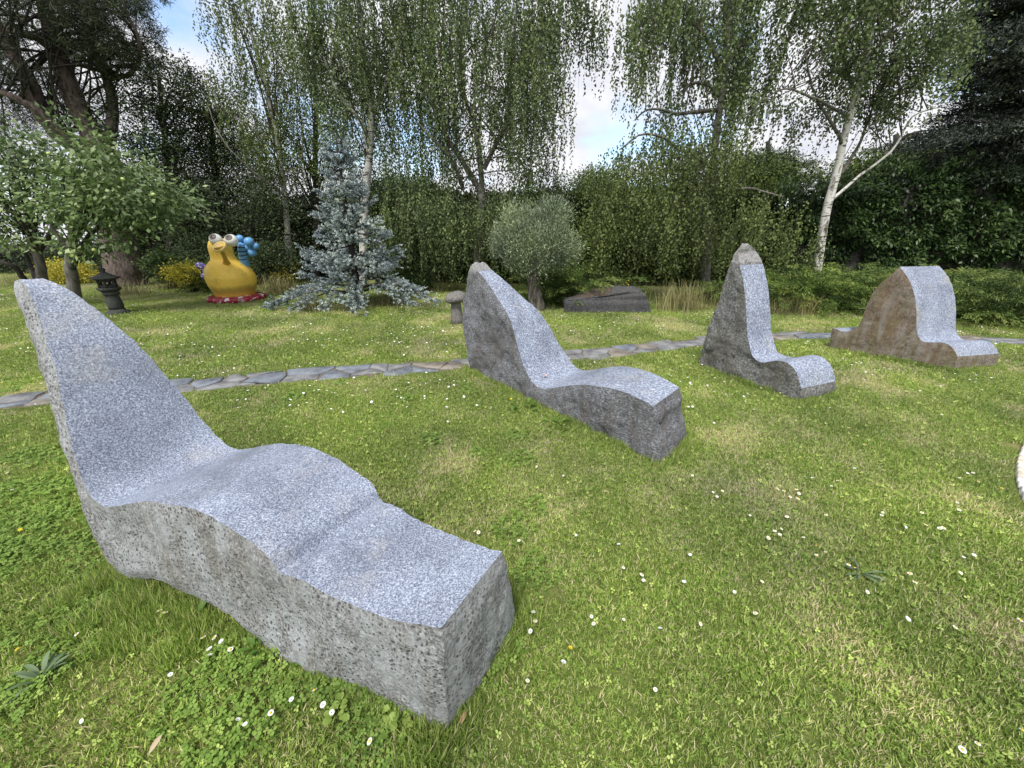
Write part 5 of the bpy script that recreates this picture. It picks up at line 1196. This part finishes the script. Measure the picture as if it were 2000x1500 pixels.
def mix(a, n, h0, h1, w, lean, dry):
    blades(a, n, PS, h0, h1, w, lean, dry, rg); blades(a, 70, PS, h1 * .9, h1 * 1.7, w * 1.15, lean + .35, dry * 1.2 + .05, rg); clover(a, 7, PS, rg, .004, .0062)
proto(0, lambda a: mix(a, NB, .014, .029, .0036, 1.05, .05), G_LAWN)
proto(1, lambda a: mix(a, NB, .014, .029, .0036, 1.1, .10), G_LAWN)
proto(2, lambda a: mix(a, NB, .013, .028, .0034, 1.1, .20), G_LAWN)
proto(3, lambda a: mix(a, NB, .012, .026, .0034, 1.15, .40), G_LAWN)
proto(4, lambda a: mix(a, NB, .012, .030, .0032, 1.2, .66), G_LAWN)
def cl1(a): blades(a, 360, PS, .018, .038, .0032, .8, .08, rg)
proto(5, cl1, G_LAWN)
proto(6, lambda a: clover(a, 95, PS, rg, .0045, .0078), G_CLOVER)
proto(7, lambda a: blades(a, 260, PS, .05, .13, .0040, .75, .05, rg), G_LAWN)   # uncut tufts against the stones
proto(8, lambda a: clover(a, 60, PS, rg, .008, .013), G_CLOVER)
pts, kind, scl = [], [], []
def field(P2, x, sc):
    return np.array([noise.fractal(Vector((p[0] * sc + x, p[1] * sc, x * .37)), 1, 2.1, 4) for p in P2])
def put(P2, ks, sc):
    pts.append(np.c_[P2, np.full(len(P2), 0.0)]); kind.append(ks); scl.append(sc)
# how far a point lies from the path's middle, and from the round paving
pcs = pc[::3]
def keep_off(P2, margin):
    out = np.ones(len(P2), bool)
    for i in range(0, len(P2), 4000):
        q = P2[i:i + 4000]; out[i:i + 4000] = np.sqrt(((q[:, None] - pcs[None]) ** 2).sum(-1)).min(1) > PW + margin
    return out & (np.linalg.norm(P2 - dc, axis=1) > dr + margin)
def visible(P2, m=1.6):
    depth = P2[:, 1] * CT + EYE * ST; u = P2[:, 0] / np.maximum(depth, .3)
    return (np.abs(u) < 1.36 + m / np.maximum(depth, .3)) & (P2[:, 1] > -.9)
def lattice(x0, x1, y0, y1, s_):
    g = np.stack(np.meshgrid(np.arange(x0, x1, s_), np.arange(y0, y1, s_), indexing='ij'), -1).reshape(-1, 2)
    return g + rng.uniform(-.5, .5, g.shape) * s_
near = lattice(-8, 8, -.9, 4.2, .115); far = lattice(-20, 20, 4.2, 15.5, .185)
for P2, sc in ((near, 1.0), (far, 1.45)):
    P2 = P2[visible(P2)]; P2 = P2[keep_off(P2, .075 * sc)]
    a, b_, f3 = field(P2, 2.3, .75), field(P2, 7.9, 2.6), field(P2, 17.1, .5)
    leftness = np.clip((1.2 - P2[:, 0]) / 4, 0, 1) * np.clip((3.2 - P2[:, 1]) / 2, 0, 1)
    v = a * .6 + b_ * .8 + .18 * np.clip((P2[:, 1] - 4) / 5, 0, 1)
    ks = np.select([v > .50, v > .26, v > .04, v > -.25], [4, 3, 2, 1], 0)
    cm = (f3 * .5 + leftness * 1.0 + b_ * .5 + rng.normal(0, .18, len(P2))) > .70
    cm &= (P2[:, 1] < 4.5) & (P2[:, 0] < .2)
    ks = np.where(cm, 5, ks)
    put(P2, ks, sc * rng.uniform(.85, 1.15, len(P2)))
    q = P2[cm & (rng.random(len(P2)) < .75)]; put(q, np.full(len(q), 6), sc * rng.uniform(.9, 1.1, len(q)))
    q = P2[(~cm) & (rng.random(len(P2)) < .03) & (P2[:, 1] < 5) & (P2[:, 0] < .6)]; put(q, np.full(len(q), 8), rng.uniform(.6, .9, len(q)))
# longer grass against the stones and along the path
def along(o, ax, r, a0, a1, w, n, sp=.05):
    o, ax, r = np.array(o)[:2], np.array(ax)[:2], np.array(r)[:2]; u = rng.uniform(a0, a1, n)
    return o + u[:, None] * ax + (w + rng.normal(0, sp, n))[:, None] * r
stones = [((-1.898, 1.413), (0.9359, -0.3523), (0.5094, 0.8605), 1.8, .5), ((-0.494, 4.455), (0.6145, -0.7889), (0.6831, 0.7303), 2.6, .55), ((2.374, 4.595), (0.4445, -0.8958), (0.9311, 0.3647), 1.2, .54), ((4.633, 5.389), (0.6277, -0.7785), (0.9839, 0.1786), 1.25, .64)]
for i, (o, ax, r, ln, w) in enumerate(stones):
    for side in (-.02, w + .03):
        P2 = along(o, ax, r, -.15, ln, side, int(ln * (26 if i == 0 else 16)), .03)
        put(P2, np.full(len(P2), 7), rng.uniform(.45, .8, len(P2)))
    P2 = np.array(o) + np.outer(rng.uniform(-.1, w, 12), r) + np.outer(np.full(12, ln + .02) + rng.normal(0, .02, 12), ax); put(P2, np.full(12, 7), rng.uniform(.4, .75, 12))
P2 = along((-1.898, 1.413), (0.9359, -0.3523), (0.5094, 0.8605), -.1, .75, -.10, 34, .08); put(P2, np.full(len(P2), 7), rng.uniform(.45, .8, len(P2)))
P2 = along((-1.898, 1.413), (0.9359, -0.3523), (0.5094, 0.8605), -.35, .1, .3, 24, .2); put(P2, np.full(len(P2), 7), rng.uniform(.4, .7, len(P2)))
for sg in (-1, 1):
    s_ = rng.uniform(0, pdl[-1], 700); P2 = path_xy(s_, sg * (PW + .015 + np.abs(rng.normal(0, .03, len(s_))))); put(P2, np.full(len(P2), 0), rng.uniform(.35, .65, len(P2)))
s_ = rng.uniform(0, pdl[-1], 60); P2 = path_xy(s_, rng.uniform(-PW, PW, 60)); put(P2, np.full(60, 0), rng.uniform(.12, .22, 60))
an = rng.uniform(0, 6.28, 260); P2 = dc + np.c_[np.cos(an), np.sin(an)] * (dr + .03 + np.abs(rng.normal(0, .03, 260)))[:, None]; put(P2, np.full(260, 2), rng.uniform(.3, .55, 260))
AP, AK, AS = np.vstack(pts), np.concatenate(kind).astype(np.int32), np.concatenate(scl)
me = bpy.data.meshes.new('lawn_grass'); me.vertices.add(len(AP)); me.vertices.foreach_set('co', AP.astype(np.float32).ravel())
a = me.attributes.new('which', 'INT', 'POINT'); a.data.foreach_set('value', AK)
a = me.attributes.new('size', 'FLOAT', 'POINT'); a.data.foreach_set('value', AS.astype(np.float32))
a = me.attributes.new('turn', 'FLOAT_VECTOR', 'POINT'); tv = np.zeros((len(AP), 3), np.float32); tv[:, 2] = rng.uniform(0, 6.28, len(AP)); a.data.foreach_set('vector', tv.ravel())
lawn = bpy.data.objects.new('lawn_grass', me); COL.objects.link(lawn)
tag(lawn, 'short mown lawn grass mixed with clover and dry straw', kind='stuff')
ng = bpy.data.node_groups.new('lawn_scatter', 'GeometryNodeTree')
ng.interface.new_socket('Geometry', in_out='INPUT', socket_type='NodeSocketGeometry'); ng.interface.new_socket('Geometry', in_out='OUTPUT', socket_type='NodeSocketGeometry')
gi, go = ng.nodes.new('NodeGroupInput'), ng.nodes.new('NodeGroupOutput')
ci = ng.nodes.new('GeometryNodeCollectionInfo'); ci.inputs['Collection'].default_value = protos; ci.inputs['Separate Children'].default_value = True; ci.inputs['Reset Children'].default_value = True
iop = ng.nodes.new('GeometryNodeInstanceOnPoints'); iop.inputs['Pick Instance'].default_value = True
def attr(nm, typ):
    n = ng.nodes.new('GeometryNodeInputNamedAttribute'); n.data_type = typ; n.inputs['Name'].default_value = nm; return n.outputs[0]
ng.links.new(gi.outputs[0], iop.inputs['Points']); ng.links.new(ci.outputs[0], iop.inputs['Instance'])
ng.links.new(attr('which', 'INT'), iop.inputs['Instance Index']); ng.links.new(attr('turn', 'FLOAT_VECTOR'), iop.inputs['Rotation']); ng.links.new(attr('size', 'FLOAT'), iop.inputs['Scale'])
ng.links.new(iop.outputs[0], go.inputs[0])
md = lawn.modifiers.new('scatter', 'NODES'); md.node_group = ng

# ------------------------------------------------------------------ daisies, yellow flowers, weeds, fallen leaves
petal = plain('daisy_petal', (0.82, 0.82, 0.80), .6, .04); cent = plain('daisy_centre', (0.65, 0.45, 0.04), .7, .1); stemm = plain('flower_stem', (0.09, 0.16, 0.03), .7)
def daisy_mesh(r):
    V, F = [], []; n = 14
    for k_ in range(n):
        a = k_ / n * 2 * np.pi; d, s_ = np.array([math.cos(a), math.sin(a), 0]), np.array([-math.sin(a), math.cos(a), 0]); o = len(V)
        V += [d * r * .25 - s_ * r * .06, d * r * .25 + s_ * r * .06, d * r * .95 + s_ * r * .17 + np.array([0, 0, .12 * r]), d * r * .95 - s_ * r * .17 + np.array([0, 0, .12 * r])]; F.append((o, o + 1, o + 2, o + 3))
    return np.array(V), np.array(F)
V, F = daisy_mesh(.0088); dm = mesh_data('daisy', V, F, petal)
V, F = lathe([(0, .0045), (.0025, .004), (.0042, .001), (.003, -.001)], 8); dcm = mesh_data('centre', V, F, cent)
V, F = tube([(0, 0, 0), (.001, .001, -.02), (0, 0, -.045)], [.0007] * 3, 4, 3, cap=False); dsm = mesh_data('stem', V, F, stemm)
known = [(1390, 972), (1398, 980), (1408, 970), (1516, 966), (1528, 968), (1552, 967), (1557, 974), (1540, 981), (1555, 985), (1592, 980), (1462, 1017), (1534, 1019), (1510, 1048), (1523, 1043), (1519, 1056), (1497, 1063), (1565, 1062), (1589, 1079), (1608, 1089), (1590, 1096), (1652, 1116), (1664, 1120), (1780, 1151), (1350, 940), (1182, 970), (1100, 938), (1124, 1057), (1216, 1122), (1471, 1212), (1158, 1233), (1365, 1230), (1858, 1237), (1830, 1043), (1867, 1008), (1852, 990), (1865, 991), (1895, 934), (1905, 952), (1870, 942), (1620, 960), (1870, 1477), (1898, 1468), (1986, 1439), (1277, 1360), (425, 1260), (455, 1281), (453, 1258), (1048, 920), (1255, 1145), (1030, 1345), (726, 1464), (928, 1050), (935, 1050), (20, 934), (18, 872), (30, 968), (250, 690), (610, 785), (625, 778), (640, 790), (655, 775), (660, 765), (700, 765), (715, 770), (640, 770), (690, 780), (618, 795), (585, 800), (735, 775), (875, 832), (1430, 760), (1455, 735), (1480, 770), (1750, 800), (1670, 715), (1710, 720), (1380, 760), (1395, 745), (1413, 752), (1424, 758)]
named = {known.index(k_): v_ for k_, v_ in {(1870, 1477): 'large daisy at the bottom right corner, the one closest to the lower edge', (1898, 1468): 'daisy just above the lowest one in the bottom right corner', (1986, 1439): 'ragged daisy cut by the right edge near the bottom corner', (455, 1281): 'larger white daisy close under the flank of the longest lounger', (425, 1260): 'white daisy left of the larger one under the flank of the longest lounger', (453, 1258): 'smallest daisy of the three under the flank of the longest lounger', (726, 1464): 'lone daisy on the grass below the front corner of the longest lounger', (1030, 1345): 'lone daisy right of the front corner of the longest lounger', (1471, 1212): 'lone daisy in the open middle of the right foreground lawn', (1158, 1233): 'lone daisy above the yellow flower in the foreground lawn', (1858, 1237): 'lone daisy well below the spiky weed towards the right edge', (1780, 1151): 'daisy just right of the grey-green spiky weed', (1652, 1116): 'left daisy of the pair touching the spiky weed', (1664, 1120): 'right daisy of the pair touching the spiky weed', (1462, 1017): 'daisy standing alone left of the scattered row of daisies', (1350, 940): 'daisy closest to the front end of the path-side lounger', (928, 1050): 'daisy touching the far front corner of the longest lounger', (1182, 970): 'lone daisy in front of the path-side lounger near its foot', (250, 690): 'daisy beyond the path seen over the longest lounger back', (875, 832): 'daisy between the longest lounger and the path-side lounger', (1905, 952): 'daisy beside the yellow flower near the round paving'}.items()}
dpos = [ground_at(x, y)[:2] for x, y in known]
while len(dpos) < 240:
    p = ground_at(rng.uniform(0, 2000), 640 + 800 * rng.random() ** 2.2)[:2]
    if noise.fractal(Vector((p[0] * .9, p[1] * .9, 5.5)), 1, 2, 3) > -.05 and keep_off(p[None], .05)[0]: dpos.append(p)
for i, p in enumerate(dpos):
    if any((lambda a_, w_: -.05 < a_ < ln + .05 and -.05 < w_ < w + .05)(*np.linalg.solve(np.array([ax, r]).T, p - np.array(o))) for o, ax, r, ln, w in stones): continue
    f = bpy.data.objects.new('daisy', dm); f.location = (p[0], p[1], rng.uniform(.036, .048)); f.rotation_euler = (rng.normal(.12, .25), rng.normal(0, .25), rng.uniform(0, 6.28))
    s_ = rng.uniform(.8, 1.25); f.scale = (s_,) * 3
    COL.objects.link(f); tag(f, named.get(i, 'small white daisy flowering in the short lawn grass'), 'daisy', 'daisies in the lawn')
    if i < 160:
        for nm_, m_ in (('centre', dcm), ('stem', dsm)):
            c = bpy.data.objects.new(nm_, m_); c.parent = f; COL.objects.link(c)
# the countless further ones
P2 = np.c_[rng.uniform(-14, 10, 5200), rng.uniform(3.2, 12, 5200)]
P2 = P2[visible(P2) & (field(P2, 33.0, .8) > .05)]; P2 = P2[keep_off(P2, .02)][:1700]
ac = Acc()
for p in P2:
    r = rng.uniform(.008, .013); a_ = np.linspace(0, 2 * np.pi, 6, endpoint=False); tl = rng.normal(0, .25, 2)
    v = np.c_[np.cos(a_) * r, np.sin(a_) * r, np.full(6, 0.0)]; v[:, 2] = v[:, :2] @ tl + .045
    ac.add(v + np.array([p[0], p[1], 0]), np.array([[0, 1, 2, 3], [0, 3, 4, 5]]))
tag(ac.build('daisies', petal), 'scattering of tiny white daisies over the far lawn', kind='stuff')
yp = plain('yellow_petal', (0.80, 0.62, 0.03), .6, .05)
V, F = daisy_mesh(.0095); V2 = V * .7 + np.array([0, 0, .004]); ym = mesh_data('yellow_flower', np.vstack([V, V2]), np.vstack([F, F + len(V)]), yp)
for (x, y), lab in {(1113, 1280): 'small yellow flower in the grass right of the longest lounger', (1950, 965): 'yellow flower nearest the round pale paving', (1922, 947): 'yellow flower beside the daisies near the round paving', (45, 1283): 'yellow flower above the grey-green weed at the lower left', (47, 1047): 'yellow flower in the grass left of the longest lounger', (998, 787): 'yellow flower against the foot of the path-side lounger'}.items():
    p = ground_at(x, y); f = bpy.data.objects.new('yellow_flower', ym); f.location = (p[0], p[1], .045); f.rotation_euler = (rng.normal(0, .3), rng.normal(0, .3), 0); COL.objects.link(f); tag(f, lab, 'flower', 'yellow flowers in the lawn')
    c = bpy.data.objects.new('stem', dsm); c.parent = f; COL.objects.link(c)
# weeds with leaves that can be told apart
W_PALE = leaf_mat('pale_weed_leaf', [(0, (.20, .30, .06)), (1, (.36, .46, .12))]); W_GREY = leaf_mat('grey_weed_leaf', [(0, (.10, .16, .08)), (1, (.21, .28, .17))]); W_GREEN = leaf_mat('green_weed_leaf', [(0, (.06, .14, .02)), (1, (.15, .26, .05))])
def leafshape(l, w, droop, mat, tn):
    s_ = np.linspace(0, 1, 7); hw = w * .5 * np.sqrt(np.clip(1 - (2 * s_ - 1) ** 2, 0, 1)) * np.where(s_ < .2, .7, 1); z = droop * np.sin(s_ * 2.2) * l
    V = np.concatenate([np.c_[s_ * l, -hw, z + hw * .3], np.c_[s_ * l, 0 * s_, z], np.c_[s_ * l, hw, z + hw * .3]]); k_ = np.arange(6)
    return mesh_data('leaf', V, np.vstack([np.stack([k_, k_ + 1, k_ + 8, k_ + 7], -1), np.stack([k_ + 7, k_ + 8, k_ + 15, k_ + 14], -1)]), mat, True, np.full(len(V), tn))
def weed(px, py, lab, mat, n, l, w, z, rad, droop, cat='weed'):
    p = ground_at(px, py); t = empty('weed', tuple(p), lab, cat, 'weeds in the lawn'); ms = [leafshape(l * rng.uniform(.8, 1.2), w * rng.uniform(.8, 1.2), droop, mat, rng.uniform(.1, .9)) for _ in range(4)]
    for k_ in range(n):
        a = rng.uniform(0, 6.28); f = bpy.data.objects.new('leaf', ms[k_ % 4]); f.parent = t; rr4 = rad * math.sqrt(rng.random())
        f.location = (math.cos(a) * rr4, math.sin(a) * rr4, z * rng.uniform(.6, 1.2)); f.rotation_euler = (rng.normal(0, .3), rng.normal(-.15, .25), a + rng.normal(0, .5)); COL.objects.link(f)
weed(664, 1396, 'pale round-leaved weed under the flank of the longest lounger', W_PALE, 16, .026, .022, .035, .035, .1)
weed(785, 1398, 'pale round-leaved weed closest to the front corner of the longest lounger', W_PALE, 22, .028, .024, .035, .06, .1)
weed(845, 1425, 'tiny pale weed at the very corner of the longest lounger', W_PALE, 8, .024, .02, .03, .03, .1)
weed(85, 1330, 'grey-green rosette weed at the lower left', W_GREY, 16, .085, .016, .012, .012, .25)
weed(1680, 1125, 'grey-green spiky rosette weed beside two daisies', W_GREY, 14, .085, .012, .012, .012, .22)
weed(385, 1215, 'broad dark dock leaf weed in the shade of the longest lounger', W_GREEN, 4, .09, .026, .03, .02, .2)
weed(520, 1280, 'bright five-fingered weed beside the white flowers near the longest lounger', W_GREEN, 14, .05, .018, .045, .05, .1)
weed(1020, 800, 'leafy green weed against the flank of the path-side lounger', W_GREEN, 20, .05, .03, .05, .12, .1)
weed(1085, 835, 'small leafy weed lower along the flank of the path-side lounger', W_GREEN, 16, .05, .03, .05, .10, .1)
tan = plain('dry_leaf', (0.42, 0.33, 0.22), .8); pink = plain('pink_dry_leaf', (0.55, 0.30, 0.22), .8); brn = plain('brown_dry_leaf', (0.28, 0.17, 0.10), .8)
def fallen(px, py, pos, rot, m, l, w, lab):
    s_ = leafshape(l, w, .15, m, .5); f = bpy.data.objects.new('fallen_leaf', s_); f.location = pos; f.rotation_euler = rot; COL.objects.link(f); tag(f, lab, 'leaf', 'fallen leaves')
o1, a1, r1 = np.array((-1.898, 1.413, 0)), np.array((0.9359, -0.3523, 0)), np.array((0.5094, 0.8605, 0))
fallen(0, 0, o1 + a1 * -.445 + r1 * .285 + np.array([0, 0, 1.352]), (0.1, .45, 2.6), tan, .045, .022, 'pale dry leaf lying on the top of the longest lounger back')
o2, a2, r2 = np.array((-0.494, 4.455, 0)), np.array((0.6145, -0.7889, 0)), np.array((0.6831, 0.7303, 0))
fallen(0, 0, o2 + a2 * 1.14 + r2 * .16 + np.array([0, 0, .212]), (0, .1, .7), pink, .07, .02, 'small pinkish leaf lying in the seat of the path-side lounger')
p = ground_at(298, 1488); fallen(0, 0, (p[0], p[1], .04), (0.3, -.2, 1.4), tan, .05, .015, 'curled tan leaf on the grass at the bottom edge')
p = ground_at(898, 1425); fallen(0, 0, (p[0], p[1], .03), (0.3, -.2, 1.0), brn, .04, .015, 'reddish brown leaf at the front corner of the longest lounger')
yb = Acc()
yb_ = empty('yellow_flower_clump', tuple(at(1210, 600, 8.9) * np.array([1, 1, 0])), 'yellow flowers rising from the straw grass behind the dark boulder', 'flowers')
for k_ in range(26):
    p = at(1210 + rng.normal(0, 22), 562 + rng.normal(0, 8), 8.9 + rng.normal(0, .15)); yb.add(*ball(p, rng.uniform(.012, .022), 6, 5))
    g_ = p * np.array([1, 1, 0]); 
yb.build('blossom', yp, yb_, True)
st_ = Acc()
for v_ in yb.V: c = v_.mean(0); st_.add(*tube([c * np.array([1, 1, 0]), c], [.003, .002], 3, 3, cap=False))
st_.build('stem', stemm, yb_)
